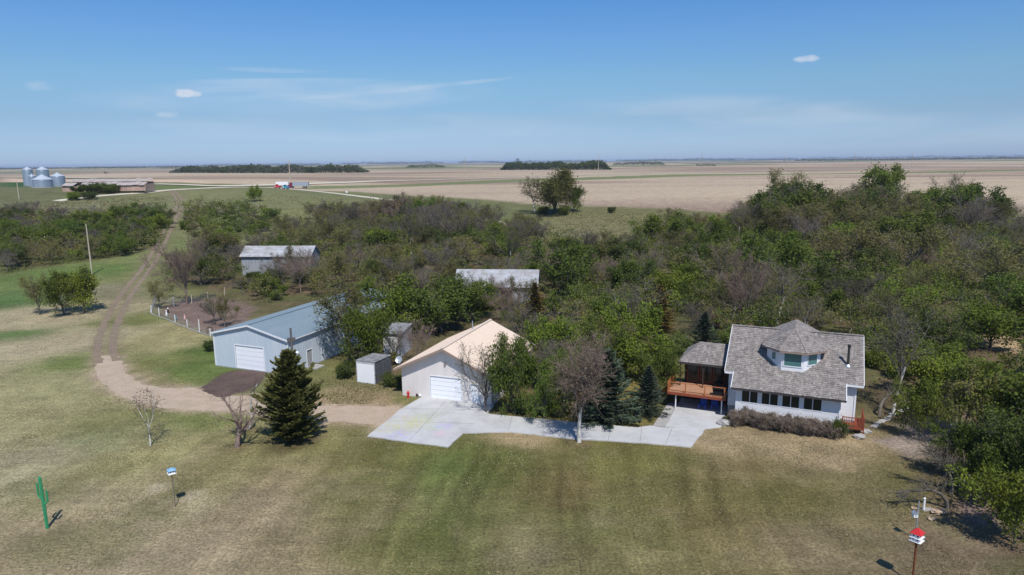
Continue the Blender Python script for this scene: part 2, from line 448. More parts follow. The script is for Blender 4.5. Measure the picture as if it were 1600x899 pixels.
CP = [(50, 640, (136, 131, 97), 7), (60, 500, DRY, 6), (30, 470, (84, 104, 60), 4), (28, 520, (80, 102, 56), 3), (110, 540, DRY, 5), (132, 562, (98, 110, 58), 3), (100, 620, (134, 131, 94), 5),
      (50, 720, (142, 136, 108), 5), (200, 720, (130, 124, 86), 5), (240, 640, (104, 110, 62), 2.5), (330, 645, (102, 110, 62), 3), (60, 850, (134, 122, 95), 4), (200, 860, (142, 129, 104), 5),
      (330, 880, (138, 125, 100), 4), (420, 790, (138, 124, 99), 5), (350, 730, (120, 114, 76), 4), (480, 700, (116, 112, 70), 3), (440, 760, (134, 120, 92), 4), (520, 740, (112, 106, 66), 3),
      (150, 660, (118, 116, 76), 4), (150, 770, (136, 125, 98), 4), (280, 790, (140, 130, 104), 3), (120, 690, (120, 124, 88), 3),
      (560, 780, (98, 98, 58), 3), (600, 740, (94, 94, 52), 3), (640, 850, (98, 98, 56), 4), (700, 740, (80, 90, 47), 3), (640, 700, (98, 98, 54), 2.5), (780, 720, (96, 97, 54), 2.5), (560, 830, (116, 106, 76), 3),
      (500, 850, (132, 119, 92), 4), (820, 687, (152, 134, 104), 1.5), (760, 800, (106, 104, 66), 2.5), (700, 820, (88, 94, 54), 3), (870, 770, (104, 92, 60), 2.5), (930, 820, (94, 95, 57), 3), (980, 720, (102, 98, 57), 3),
      (800, 860, (120, 112, 82), 2.5), (730, 880, (96, 98, 58), 2), (900, 870, (108, 102, 70), 2.5), (1040, 760, (98, 94, 58), 3), (1100, 800, (104, 94, 60), 3), (1000, 860, (110, 102, 70), 3), (1150, 720, (118, 105, 73), 3),
      (1130, 690, (146, 130, 102), 2), (1280, 705, (140, 124, 97), 3), (1200, 760, (98, 92, 56), 3.5), (1250, 860, (122, 109, 82), 3), (1350, 850, (110, 99, 73), 3), (1340, 770, (108, 99, 69), 3), (1400, 740, (106, 97, 66), 2),
      (1450, 860, (108, 95, 75), 3), (1520, 840, (114, 99, 81), 2.5), (1150, 860, (112, 102, 68), 3),
      (210, 500, (106, 110, 65), 3), (250, 530, (138, 130, 93), 4), (300, 580, (90, 104, 55), 3.5), (330, 550, (86, 102, 52), 3), (235, 570, (112, 114, 68), 3), (280, 600, (96, 107, 57), 2.5),
      (500, 590, (108, 108, 68), 3), (560, 622, (136, 120, 94), 2.5), (600, 608, (120, 114, 76), 2.5), (620, 628, (104, 106, 63), 1.5), (930, 640, (112, 104, 60), 4), (980, 600, (118, 112, 68), 4),
      (200, 400, (108, 114, 72), 8), (100, 400, (98, 110, 64), 9), (230, 440, (108, 112, 70), 6), (20, 430, (94, 110, 62), 7), (180, 450, (126, 119, 98), 4), (160, 420, (92, 110, 60), 4),
      (350, 330, (112, 114, 82), 16), (480, 335, (116, 118, 78), 16), (560, 350, (118, 116, 82), 12), (920, 352, (112, 109, 78), 14), (1000, 345, (106, 104, 70), 16), (700, 345, (94, 100, 62), 16), (120, 330, (112, 112, 84), 16),
      (20, 315, (100, 102, 72), 18), (230, 320, (112, 114, 78), 12), (1400, 340, (104, 98, 66), 18), (430, 310, (112, 114, 78), 14), (320, 305, (116, 116, 80), 12), (1000, 450, (90, 84, 58), 25), (1500, 500, (92, 84, 60), 12)]
acc = np.zeros((len(X), 3)); wsum = np.zeros(len(X)) + 1e-9
wx = X + 3.0 * (vnoise(X, Y, 6, 1) - .5) + 1.4 * (vnoise(X, Y, 2.2, 2) - .5)
wy = Y + 3.0 * (vnoise(X, Y, 6, 3) - .5) + 1.4 * (vnoise(X, Y, 2.2, 4) - .5)
nearm = (np.abs(X) < 420) & (Y < 520)
for px, py, c, rad in CP:
    p = at(px, py)
    rad = rad * 1.25
    d2 = ((wx - p.x) ** 2 + (wy - p.y) ** 2) / rad ** 2
    g = 1 / (1 + d2) ** 3 * 1.0
    k_ = 1.17 if c[0] > 128 else 1.06
    acc += g[:, None] * lin(c) * k_; wsum += g
base = acc / wsum[:, None]
# distant farmland
ff = lin((166, 148, 128)); ff2 = lin((180, 163, 140)); ff3 = lin((146, 128, 112)); gg = lin((112, 120, 84)); dk = lin((92, 96, 78))
b1 = vnoise(X + Y * .3, Y, 240, 5) * .6 + vnoise(X * .35, Y * 1.6, 60, 6) * .4
far = ff + (ff2 - ff) * sstep(.4, .7, b1)[:, None] + (ff3 - ff) * sstep(.55, .3, b1)[:, None]
b2 = vnoise(X * .22, Y * 1.0, 55, 8)
far = far * (1 - .16 * sstep(.6, .85, b2)[:, None]) + lin((125, 122, 92)) * (.25 * sstep(.68, .85, b2)[:, None])
# patchwork of square fields beyond
cell = np.floor(X / 800) * 13.7 + np.floor(Y / 620) * 7.1
pr = np.modf(np.abs(np.sin(cell) * 4375.5))[0]
patch = np.where(pr[:, None] < .35, gg, np.where(pr[:, None] < .6, ff2, np.where(pr[:, None] < .8, dk, ff)))
pk = sstep(1500, 2300, Y)[:, None]
far = far * (1 - pk) + patch * pk
fieldR = w2([(440, 296), (560, 300), (700, 309), (820, 318), (1000, 325), (1200, 335), (1600, 352)]) + [(900, 260), (6000, 900), (14000, 16000), (-14000, 16000), (-14000, 1600), (-900, 1150)] + w2([(0, 277), (150, 278), (250, 279), (300, 287), (430, 289)])
fsd = poly_sd(fieldR, X, Y)
fm = sstep(-4, 4, fsd + 5 * (vnoise(X, Y, 14, 9) - .5))[:, None]
base = base * (1 - fm) + far * fm
def zone(pts, col, soft=3.0, amt=1.0, rough=0.0, world=False, grow=0.0):
    global base
    p = pts if world else w2(pts)
    sd = poly_sd(p, X, Y) + grow
    if rough: sd = sd + rough * 2 * (vnoise(X, Y, max(1.2, rough * 1.2), 11) - .5)
    m = (sstep(-soft / 2, soft / 2, sd) * amt)[:, None]
    base = base * (1 - m) + lin(col) * m
zone([(0, 284.5), (130, 284), (170, 286), (160, 293), (0, 292.5)], (58, 88, 52), 6)
zone([(0, 277), (300, 281), (330, 287), (150, 285), (0, 285)], (196, 172, 150), 12)
zone([(232, 290), (262, 289.5), (330, 292), (300, 296), (235, 297)], (96, 112, 66), 5, .7)
zone([(330, 292.5), (440, 296), (600, 304), (760, 317), (880, 330), (820, 345), (640, 322), (500, 306), (430, 297)], (106, 108, 74), 4, .7)
zone([(480, 291), (800, 280.5), (1050, 273), (1600, 265), (1600, 267), (1050, 276.5), (800, 285), (600, 293), (480, 296)], (108, 118, 76), 6, .9)
LANE = [(150, 556), (186, 556), (190, 573), (207, 592), (232, 603), (262, 607), (300, 606), (345, 616), (400, 622), (440, 626), (497, 634), (560, 634), (622, 637), (640, 640), (600, 676), (585, 664), (520, 659), (460, 655), (390, 645), (300, 641), (250, 637), (205, 625), (174, 610), (150, 588)]
APRON = [(318, 604), (340, 592), (371, 578.5), (417, 581.5), (408, 597), (385, 612), (350, 620), (325, 616)]
TRP = [(168, 566), (164, 545), (168, 520), (176, 500), (188, 475), (205, 450), (225, 425), (240, 402), (252, 380), (262, 358), (272, 338), (281, 320), (276, 306), (266, 297)]
zone([(188, 560), (240, 580), (300, 598), (262, 612), (215, 600)], (142, 128, 98), 3, .7, 1)
zone([(480, 612), (560, 604), (625, 632), (600, 640), (480, 640)], (150, 130, 102), 3, .8, 1)
zone(LANE, (158, 142, 116), 3.0, .9, .9, grow=.7)
zone(LANE, (172, 153, 134), 1.6, .9, .5, grow=.1)
zone(APRON, (94, 80, 76), 1.4, .9, .6, grow=.15)
_tr = w2(TRP)
_sd = -poly_sd(_tr + _tr[::-1], X, Y); _w = (_sd + .5 * (vnoise(X, Y, 1.5, 31) - .5))
_m = (np.exp(-((np.abs(_w) - .95) / .75) ** 2) * .75)[:, None]
base = base * (1 - _m) + lin((132, 117, 100)) * _m
_m = (np.exp(-(_w / 2.6) ** 2) * .35)[:, None]
base = base * (1 - _m) + lin((120, 116, 84)) * _m
LAWN = [(-20, 900), (-20, 660), (240, 650), (560, 668), (700, 702), (730, 682), (1090, 703), (1130, 680), (1320, 695), (1420, 720), (1480, 800), (1600, 880), (1600, 905)]
_l = sstep(0, 2, poly_sd(w2(LAWN), X, Y))
_s = X * math.cos(R(6)) - Y * math.sin(R(6)) * 1.0 + 1.2 * (vnoise(X, Y, 9, 41) - .5)
_a = sstep(-14, -6, X) * (1 - sstep(14, 22, X)) * .6 + .4
_st = (vnoise(_s, Y * .05, .8, 42) - .5) * .66 * _a + (vnoise(_s, Y * .03, 2.8, 43) - .5) * .26 * _a
_s2 = Y * math.cos(R(14)) + X * math.sin(R(14))
_st = _st + (vnoise(_s2, X * .06, 1.6, 44) - .5) * .16
base = base * (1 + _l * _st)[:, None]
_g = (sstep(.50, .78, vnoise(X * 1.0, Y * .7, 4.2, 45) * .6 + vnoise(X, Y, 1.4, 46) * .4) * _l)[:, None]
base = base * (1 - .30 * _g) + lin((144, 130, 104)) * .30 * _g
_g = (sstep(.50, .75, vnoise(X * 1.0, Y * .7, 5.1, 47) * .6 + vnoise(X, Y, 1.6, 48) * .4) * _l)[:, None]
base = base * (1 - .38 * _g) + lin((82, 88, 46)) * .38 * _g
# woods floor
WOOD_A = w2([(0, 352), (60, 345), (140, 342), (200, 338), (250, 335), (262, 355), (250, 380), (200, 400), (120, 410), (60, 418), (0, 430)])
WOOD_B = w2([(268, 395), (330, 392), (430, 372), (520, 362), (600, 352), (700, 362), (800, 388), (860, 402), (960, 398), (1040, 378), (1120, 368), (1200, 352), (1300, 342), (1500, 346), (1600, 352)]) + [(150, 215), (120, 60), (60, 20), (42, 24)] + \
    w2([(1598, 890), (1570, 840), (1545, 800), (1490, 780), (1462, 740), (1450, 690), (1400, 640), (1362, 600), (1352, 560), (1250, 530), (1140, 530), (1100, 545), (1040, 590), (1000, 585), (960, 590), (900, 610), (830, 620), (822, 560), (780, 500), (720, 500), (660, 520), (640, 570), (610, 600), (560, 560), (600, 468), (540, 456), (500, 464), (450, 474), (410, 474), (385, 456), (290, 452), (262, 430)])
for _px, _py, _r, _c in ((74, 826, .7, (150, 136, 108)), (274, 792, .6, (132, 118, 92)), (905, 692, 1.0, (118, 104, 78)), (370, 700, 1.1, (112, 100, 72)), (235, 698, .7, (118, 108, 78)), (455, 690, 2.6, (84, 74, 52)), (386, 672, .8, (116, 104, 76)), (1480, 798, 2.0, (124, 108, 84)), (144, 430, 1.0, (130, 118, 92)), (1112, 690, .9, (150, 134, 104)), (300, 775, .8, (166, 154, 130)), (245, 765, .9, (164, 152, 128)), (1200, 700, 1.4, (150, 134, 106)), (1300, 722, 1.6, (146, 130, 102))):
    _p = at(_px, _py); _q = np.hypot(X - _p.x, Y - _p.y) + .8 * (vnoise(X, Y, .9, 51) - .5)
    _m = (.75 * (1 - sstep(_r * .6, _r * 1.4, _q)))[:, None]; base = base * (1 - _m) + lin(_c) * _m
for wp in (WOOD_A, WOOD_B):
    sd = poly_sd(wp, X, Y)
    m = (sstep(-2.5, 2.0, sd + 4 * (vnoise(X, Y, 4, 12) - .5)) * .9)[:, None]
    fl = lin((104, 90, 70)) * (1 - .45 * sstep(.4, .6, vnoise(X, Y, 5, 13)))[:, None] + lin((58, 74, 34)) * (.8 * sstep(.4, .6, vnoise(X, Y, 5, 13)))[:, None]
    base = base * (1 - m) + fl * m
zone([(1510, 528), (1560, 522), (1599, 530), (1599, 552), (1555, 548), (1520, 540)], (176, 152, 122), 2, .9, 1)
zone([(1380, 690), (1420, 655), (1470, 640), (1520, 660), (1480, 700), (1420, 712)], (148, 134, 124), 2, .8, 1)
zone([(1490, 790), (1530, 778), (1562, 800), (1540, 822), (1500, 812)], (128, 110, 104), 1.2, .9, .5)
zone([(245, 488), (262, 476), (300, 466), (352, 466), (400, 480), (385, 505), (345, 520), (318, 520)], (122, 104, 96), 2, .95, .6)
zone([(940, 575), (1010, 572), (1040, 585), (1010, 640), (960, 655), (940, 630)], (122, 110, 66), 3, .7, 1)
mott = (.90 + .20 * vnoise(X, Y, 1.7, 21)) * (.93 + .14 * vnoise(X, Y, .9, 22))
base = np.clip(base * np.where(Y < 300, mott * .9, .92)[:, None], 0, 1)
nxv, nyv = len(xs), len(ys)
idx = np.arange(nxv * nyv).reshape(nyv, nxv)
Fg = np.stack([idx[:-1, :-1].ravel(), idx[:-1, 1:].ravel(), idx[1:, 1:].ravel(), idx[1:, :-1].ravel()], 1)
gm = bpy.data.materials.new('ground'); gm.use_nodes = True
t = gm.node_tree; bs = t.nodes['Principled BSDF']; bs.inputs['Roughness'].default_value = .95; bs.inputs['Specular IOR Level'].default_value = .08
at_ = t.nodes.new('ShaderNodeAttribute'); at_.attribute_name = 'soil'
tcg = t.nodes.new('ShaderNodeTexCoord')
prev = at_.outputs['Color']
def gnoise(scale, lo, hi, amt_dark, amt_light, stretch=None, detail=5, rough=.6):
    global prev
    nz = t.nodes.new('ShaderNodeTexNoise'); nz.inputs['Detail'].default_value = detail; nz.inputs['Roughness'].default_value = rough
    if stretch:
        mp = t.nodes.new('ShaderNodeMapping'); mp.inputs['Scale'].default_value = stretch[:3]; mp.inputs['Rotation'].default_value = (0, 0, stretch[3])
        t.links.new(tcg.outputs['Object'], mp.inputs[0]); t.links.new(mp.outputs[0], nz.inputs['Vector'])
    else: t.links.new(tcg.outputs['Object'], nz.inputs['Vector'])
    nz.inputs['Scale'].default_value = scale
    mr = t.nodes.new('ShaderNodeMapRange'); mr.inputs[1].default_value = lo; mr.inputs[2].default_value = hi
    mr.inputs[3].default_value = amt_dark; mr.inputs[4].default_value = amt_light
    t.links.new(nz.outputs['Fac'], mr.inputs[0])
    hv = t.nodes.new('ShaderNodeHueSaturation'); t.links.new(prev, hv.inputs['Color']); t.links.new(mr.outputs[0], hv.inputs['Value'])
    prev = hv.outputs[0]
gnoise(.22, .35, .65, .88, 1.12)
gnoise(1.3, .32, .68, .74, 1.28, detail=9, rough=.8)
gnoise(1.0, .35, .65, .94, 1.06, (2.2, .12, 1, R(9)))
gnoise(1.0, .35, .65, .93, 1.07, (.22, 1.4, 1, R(-17)))
gnoise(5, .34, .66, .62, 1.42, detail=5)
gnoise(22, .3, .7, .74, 1.28, detail=2)
vo = t.nodes.new('ShaderNodeTexVoronoi'); vo.inputs['Scale'].default_value = 1.3; t.links.new(tcg.outputs['Object'], vo.inputs['Vector'])
ms_ = t.nodes.new('ShaderNodeMapRange'); ms_.inputs[1].default_value = .07; ms_.inputs[2].default_value = .12; ms_.inputs[3].default_value = .5; ms_.inputs[4].default_value = 1
t.links.new(vo.outputs['Distance'], ms_.inputs[0])
vm = t.nodes.new('ShaderNodeTexNoise'); vm.inputs['Scale'].default_value = .12; t.links.new(tcg.outputs['Object'], vm.inputs['Vector'])
vmr = t.nodes.new('ShaderNodeMapRange'); vmr.inputs[1].default_value = .5; vmr.inputs[2].default_value = .62; t.links.new(vm.outputs['Fac'], vmr.inputs[0])
mxs = t.nodes.new('ShaderNodeMix'); mxs.inputs[2].default_value = 1; t.links.new(vmr.outputs[0], mxs.inputs[0]); t.links.new(ms_.outputs[0], mxs.inputs[3])
hv = t.nodes.new('ShaderNodeHueSaturation'); t.links.new(prev, hv.inputs['Color']); t.links.new(mxs.outputs[0], hv.inputs['Value'])
t.links.new(hv.outputs[0], bs.inputs['Base Color'])
nz = t.nodes.new('ShaderNodeTexNoise'); nz.inputs['Scale'].default_value = 2.2; nz.inputs['Detail'].default_value = 7; nz.inputs['Roughness'].default_value = .7
t.links.new(tcg.outputs['Object'], nz.inputs['Vector'])
bp = t.nodes.new('ShaderNodeBump'); bp.inputs['Distance'].default_value = .10; bp.inputs['Strength'].default_value = .8
t.links.new(nz.outputs['Fac'], bp.inputs['Height']); t.links.new(bp.outputs[0], bs.inputs['Normal'])
gme = np_mesh('ground', np.stack([X, Y, Z], 1), Fg, [gm], smooth=True)
ca = gme.color_attributes.new('soil', 'FLOAT_COLOR', 'POINT')
ca.data.foreach_set('color', np.concatenate([base, np.ones((len(base), 1))], 1).astype(np.float32).ravel())
ground = link('ground', gme); ground['kind'] = 'structure'

# ------------------------------------------------------------------ lanes, tracks and roads
def soil_mat(name, a, b, c, s=1.0):
    return mat(name, a, .95, .1, n1=(.5 * s, b, .8), n2=(5 * s, c, .7), bump=(6, .05))
MT['gravel'] = soil_mat('gravel', tuple(lin((176, 157, 138))), tuple(lin((156, 140, 118))), tuple(lin((190, 172, 154))))
MT['dark_soil'] = soil_mat('dark_soil', tuple(lin((92, 78, 74))), tuple(lin((66, 56, 58))), tuple(lin((112, 94, 84))))
MT['track_soil'] = soil_mat('track_soil', tuple(lin((134, 119, 105))), tuple(lin((150, 133, 114))), tuple(lin((112, 102, 84))))
MT['road_gravel'] = soil_mat('road_gravel', tuple(lin((200, 192, 174))), tuple(lin((182, 172, 152))), tuple(lin((208, 200, 184))), .2)
def smooth_line(pts, step):
    pts = [Vector((p[0], p[1], 0)) for p in pts]
    out = []
    P_ = [pts[0] * 2 - pts[1]] + pts + [pts[-1] * 2 - pts[-2]]
    for i in range(1, len(P_) - 2):
        a, b, c, d = P_[i - 1:i + 3]
        n = max(2, int((c - b).length / step))
        for k in range(n):
            u = k / n
            out.append(.5 * ((2 * b) + (c - a) * u + (2 * a - 5 * b + 4 * c - d) * u * u + (3 * b - a - 3 * c + d) * u ** 3))
    out.append(P_[-2])
    return out
def ribbon(mb, pts, width, lift, off=0.0, wob=.12, step=.7, seed=0, cross=1):
    L = smooth_line(pts, step)
    b = len(mb.v)
    for i, p in enumerate(L):
        d = (L[min(i + 1, len(L) - 1)] - L[max(i - 1, 0)]).normalized(); n = Vector((-d.y, d.x, 0))
        wd = width / 2
        e0 = wd + wob * (mnoise.noise(Vector((i * .35, seed, 0))) * 2)
        e1 = wd + wob * (mnoise.noise(Vector((i * .35, seed + 9, 0))) * 2)
        for k in range(cross + 1):
            s_ = off - e0 + (e0 + e1) * k / cross
            q = p + n * s_
            mb.v.append((q.x, q.y, hs(q.x, q.y) + lift))
    c1 = cross + 1
    for i in range(len(L) - 1):
        for k in range(cross):
            mb.f.append((b + i * c1 + k, b + i * c1 + k + 1, b + (i + 1) * c1 + k + 1, b + (i + 1) * c1 + k)); mb.m.append(0)
def ragged(pts, step=.5, amp=.18, seed=3):
    out = []
    n = len(pts)
    for i in range(n):
        a, b = Vector(pts[i]), Vector(pts[(i + 1) % n])
        m = max(1, int((b - a).length / step))
        d = (b - a).normalized(); nn = Vector((-d.y, d.x))
        for k in range(m):
            p = a + (b - a) * k / m
            s_ = amp * 2 * mnoise.noise(Vector((p.x * .8, p.y * .8, seed))) + amp * mnoise.noise(Vector((p.x * 2.7, p.y * 2.7, seed)))
            out.append(tuple(p + nn * (s_ if k else s_ * .5)))
    return out
def sheet(name, pts, z, m, rag=.18, kind='structure', thick=0, parent=None):
    p = ragged(pts, amp=rag) if rag else pts
    mb = MB()
    vs = [Vector((a, b, 0)) for a, b in p]
    tr = tessellate_polygon([vs])
    n = len(vs)
    mb.v = [(v.x, v.y, hs(v.x, v.y) + z) for v in vs]
    mb.f = [tuple(q) for q in tr]
    if thick:
        mb.v += [(v.x, v.y, hs(v.x, v.y) + z - thick) for v in vs]
        mb.f += [(i, (i + 1) % n, n + (i + 1) % n, n + i) for i in range(n)]
    mb.m = [0] * len(mb.f)
    o = mb.build(name, m, parent)
    me = o.data
    import bmesh
    bm = bmesh.new(); bm.from_mesh(me); bmesh.ops.recalc_face_normals(bm, faces=bm.faces)
    if sum(f.normal.z for f in bm.faces) < 0: bmesh.ops.reverse_faces(bm, faces=bm.faces)
    bm.to_mesh(me); bm.free()
    if kind and parent is None: o['kind'] = kind
    return o
sheet('gravel_lane', w2(LANE), .006, MT['gravel'], .22)
sheet('dirt_apron', w2(APRON), .011, MT['dark_soil'], .35)
trk = MB()
TR = w2(TRP)
ribbon(trk, TR, .95, .02, -.95, .24, seed=1, step=.45); ribbon(trk, TR, .95, .02, .95, .24, seed=2, step=.45)
o = trk.build('dirt_track', MT['track_soil']); o['kind'] = 'structure'
MT['rut'] = soil_mat('rut', tuple(lin((188, 170, 152))), tuple(lin((172, 155, 136))), tuple(lin((150, 133, 114))), 1.6)
RUT = w2([(172, 576), (176, 592), (200, 610), (250, 621), (310, 625), (400, 635), (500, 645), (592, 655)])
for of_ in (-.85, .85):
    rt = MB(); ribbon(rt, RUT, .5, .010, of_, .2, .4, seed=5 + of_); o = rt.build('wheel_rut', MT['rut']); o['kind'] = 'structure'
rd = MB()
ribbon(rd, w2([(88, 314.5), (130, 309), (175, 305), (225, 301.5), (262, 297.5), (300, 295.5), (360, 293), (430, 294), (490, 299), (540, 304.5), (600, 312), (655, 321), (720, 336), (780, 349), (812, 356)]), 4.6, .10, 0, .35, 4, cross=4)
o = rd.build('gravel_road', MT['road_gravel']); o['kind'] = 'structure'
rd = MB()
ribbon(rd, w2([(240, 288.3), (300, 290), (345, 291.5), (430, 289.5), (520, 286.5), (640, 282.5), (800, 277.8), (1000, 271.5), (1200, 267), (1400, 263.5), (1600, 261)]), 11, .35, 0, .3, 14, cross=2)
o = rd.build('highway', MT['road_gravel']); o['kind'] = 'structure'
rd = MB()
ribbon(rd, w2([(-40, 270.5), (60, 274.5), (160, 279)]), 9, .3, 0, .3, 14, cross=2)
o = rd.build('side_road', MT['road_gravel']); o['kind'] = 'structure'
pth = MB()
ribbon(pth, w2([(1362, 668), (1385, 655), (1400, 645), (1425, 638)]), .5, .03, 0, .15, .3); 
o = pth.build('stone_kerb', MT['stone']); o['kind'] = 'structure'

# concrete
cm_ = mat('concrete', (.50, .50, .50), .85, .2, n1=(.5, (.40, .395, .39), .9), n2=(4, (.56, .56, .56), .5), bump=(30, .004))
MT['concrete'] = cm_
pad = w2([(574, 683), (700, 700), (724.5, 678), (797, 676), (850, 682), (900, 687.5), (1000, 693), (1080, 700), (1103, 671), (1034, 669.5), (1016, 666.5), (995, 669.5), (970, 667.3), (904, 661.6), (850, 656), (800, 652), (762, 647.5), (772, 634), (672, 621), (660, 621), (629, 639)])
cmb_ = bpy.data.materials.new('chalked_concrete')
def chalk():
    m = cm_.copy(); m.name = 'chalked_concrete'; t = m.node_tree; b = t.nodes['Principled BSDF']
    src = b.inputs['Base Color'].links[0].from_socket
    tcn = t.nodes.new('ShaderNodeTexCoord'); sx = t.nodes.new('ShaderNodeSeparateXYZ'); t.links.new(tcn.outputs['Object'], sx.inputs[0])
    prev = src
    for k, (px, py, r, col, amt) in enumerate([(640, 665, 2.6, (.50, .47, .22), .75), (665, 652, 2.2, (.42, .46, .32), .6), (612, 672, 1.8, (.50, .49, .26), .6), (690, 678, 1.1, (.62, .42, .52), .65), (694, 668, 1.0, (.46, .38, .76), .7),
                                           (622, 682, 1.4, (.40, .38, .72), .65), (655, 680, 1.4, (.56, .56, .72), .4), (676, 672, 1.2, (.42, .62, .48), .4), (650, 660, 1.6, (.62, .60, .30), .4), (600, 678, 1.2, (.55, .54, .72), .35), (637, 652, 1.2, (.60, .48, .42), .3)]):
        p = at(px, py)
        g = t.nodes.new('ShaderNodeVectorMath'); g.operation = 'DISTANCE'; t.links.new(tcn.outputs['Object'], g.inputs[0]); g.inputs[1].default_value = (p.x, p.y, .1)
        mr = t.nodes.new('ShaderNodeMapRange'); mr.inputs[1].default_value = r * 1.2; mr.inputs[2].default_value = r * .25; t.links.new(g.outputs['Value'], mr.inputs[0])
        nz = t.nodes.new('ShaderNodeTexNoise'); nz.noise_dimensions = '4D'; nz.inputs['W'].default_value = k * 3.1; nz.inputs['Scale'].default_value = 1.6; nz.inputs['Detail'].default_value = 6; nz.inputs['Distortion'].default_value = 1.6
        t.links.new(tcn.outputs['Object'], nz.inputs['Vector'])
        m2 = t.nodes.new('ShaderNodeMapRange'); m2.inputs[1].default_value = .47; m2.inputs[2].default_value = .56; m2.inputs[4].default_value = amt; t.links.new(nz.outputs['Fac'], m2.inputs[0])
        mu = t.nodes.new('ShaderNodeMath'); mu.operation = 'MULTIPLY'; t.links.new(mr.outputs[0], mu.inputs[0]); t.links.new(m2.outputs[0], mu.inputs[1])
        mx = t.nodes.new('ShaderNodeMix'); mx.data_type = 'RGBA'; t.links.new(mu.outputs[0], mx.inputs[0]); t.links.new(prev, mx.inputs[6]); mx.inputs[7].default_value = (*col, 1)
        prev = mx.outputs[2]
    t.links.new(prev, b.inputs['Base Color'])
    return m
bpy.data.materials.remove(cmb_)
drv = sheet('concrete_driveway', pad, .10, chalk(), .05, thick=.2)
MT['joint'] = mat('joint', (.22, .215, .21), .95)
for (a, b) in (((633, 640), (766, 642)), ((606, 659), (742, 664)), ((700, 624), (640, 690)), ((800, 653), (794, 675)), ((850, 657), (848, 681)), ((955, 667), (950, 690)), ((1003, 668), (1000, 692)), ((1050, 671), (1040, 696))):
    pa, pb = at(*a), at(*b); MB().bar((pa.x, pa.y, .1025), (pb.x, pb.y, .1025), .035, .006).build('joint', MT['joint'], drv)

# ------------------------------------------------------------------ shared building pieces
def shakes(mb, org, ud, vd, poly, expo=.24, wmin=.16, wmax=.34, seed=0):
    """courses of wooden shakes laid on the convex polygon poly, given in (s, t) along ud and up vd from org"""
    rn = random.Random(seed)
    org, ud, vd = Vector(org), Vector(ud).normalized(), Vector(vd).normalized()
    n = ud.cross(vd)
    if n.z < 0: n = -n
    t0 = min(p[1] for p in poly); t1 = max(p[1] for p in poly)
    t_ = t0
    while t_ < t1 - .05:
        def span(tt):
            xs_ = []
            for i in range(len(poly)):
                a, b = poly[i], poly[(i + 1) % len(poly)]
                if (a[1] - tt) * (b[1] - tt) < 0: xs_.append(a[0] + (b[0] - a[0]) * (tt - a[1]) / (b[1] - a[1]))
            return (min(xs_), max(xs_)) if len(xs_) >= 2 else None
        sp_ = span(min(t_ + expo * .45, t1 - .01))
        if sp_:
            s_ = sp_[0]
            while s_ < sp_[1] - .02:
                w_ = min(rn.uniform(wmin, wmax), sp_[1] - s_)
                th = rn.uniform(.03, .06); dv = rn.uniform(-.025, .025)
                a = org + ud * (s_ + .006) + vd * (t_ + dv); b = org + ud * (s_ + w_ - .006) + vd * (t_ + dv)
                c = b + vd * (expo * 1.1); d = a + vd * (expo * 1.1)
                lo = n * .002; hi = n * th; tp = n * (.012)
                mb.add([a + lo, b + lo, b + hi, a + hi, c + tp, d + tp, c + lo, d + lo], [(0, 1, 2, 3), (3, 2, 4, 5), (1, 6, 4, 2), (0, 3, 5, 7)])
                s_ += w_
        t_ += expo
def plane_shakes(mb, p0, p1, p2, p3, seed, expo=.24):
    """p0-p1 eave, p2-p3 top (p3 over p0); p2 may equal p3"""
    p0, p1, p2, p3 = map(Vector, (p0, p1, p2, p3))
    ud = (p1 - p0).normalized()
    n = ud.cross(p3 - p0).normalized()
    vd = n.cross(ud)
    if vd.z < 0: vd = -vd
    poly = [((q - p0).dot(ud), (q - p0).dot(vd)) for q in (p0, p1, p2, p3)]
    if (p2 - p3).length < .01: poly = poly[:3]
    shakes(mb, p0, ud, vd, poly, seed=seed, expo=expo)
def window(parent, x0, x1, z0, z1, y, mull=1, glass='glass', nrm=-1, fw=.07, dep=.10):
    """window in a wall that faces -y (nrm -1); frame > pane"""
    f = MB()
    f.b2(x0, x1, y - .03, y + dep, z0, z0 + fw); f.b2(x0, x1, y - .03, y + dep, z1 - fw, z1)
    f.b2(x0, x0 + fw, y - .03, y + dep, z0 + fw, z1 - fw); f.b2(x1 - fw, x1, y - .03, y + dep, z0 + fw, z1 - fw)
    for k in range(mull):
        xm = x0 + (x1 - x0) * (k + 1) / (mull + 1)
        f.b2(xm - fw / 2, xm + fw / 2, y - .028, y + dep, z0 + fw, z1 - fw)
    o = f.build('window', MT['white_trim'], parent)
    edges = [x0 + fw] + [x0 + (x1 - x0) * (k + 1) / (mull + 1) for k in range(mull)] + [x1 - fw]
    for a, b in zip(edges[:-1], edges[1:]):
        MB().b2(a, b, y + .04, y + .06, z0 + fw, z1 - fw).build('pane', MT[glass], o)
    return o
def wall_with_holes(mb, x0, x1, z0, z1, y, th, holes):
    """wall of boxes around rectangular holes (hx0, hx1, hz0, hz1), sorted along x, one band"""
    if not holes: mb.b2(x0, x1, y, y + th, z0, z1); return
    hz0 = min(h[2] for h in holes); hz1 = max(h[3] for h in holes)
    if hz0 > z0: mb.b2(x0, x1, y, y + th, z0, hz0)
    if z1 > hz1: mb.b2(x0, x1, y, y + th, hz1, z1)
    x = x0
    for h in holes:
        if h[0] > x: mb.b2(x, h[0], y, y + th, hz0, hz1)
        if h[2] > hz0: mb.b2(h[0], h[1], y, y + th, hz0, h[2])
        if h[3] < hz1: mb.b2(h[0], h[1], y, y + th, h[3], hz1)
        x = h[1]
    if x1 > x: mb.b2(x, x1, y, y + th, hz0, hz1)
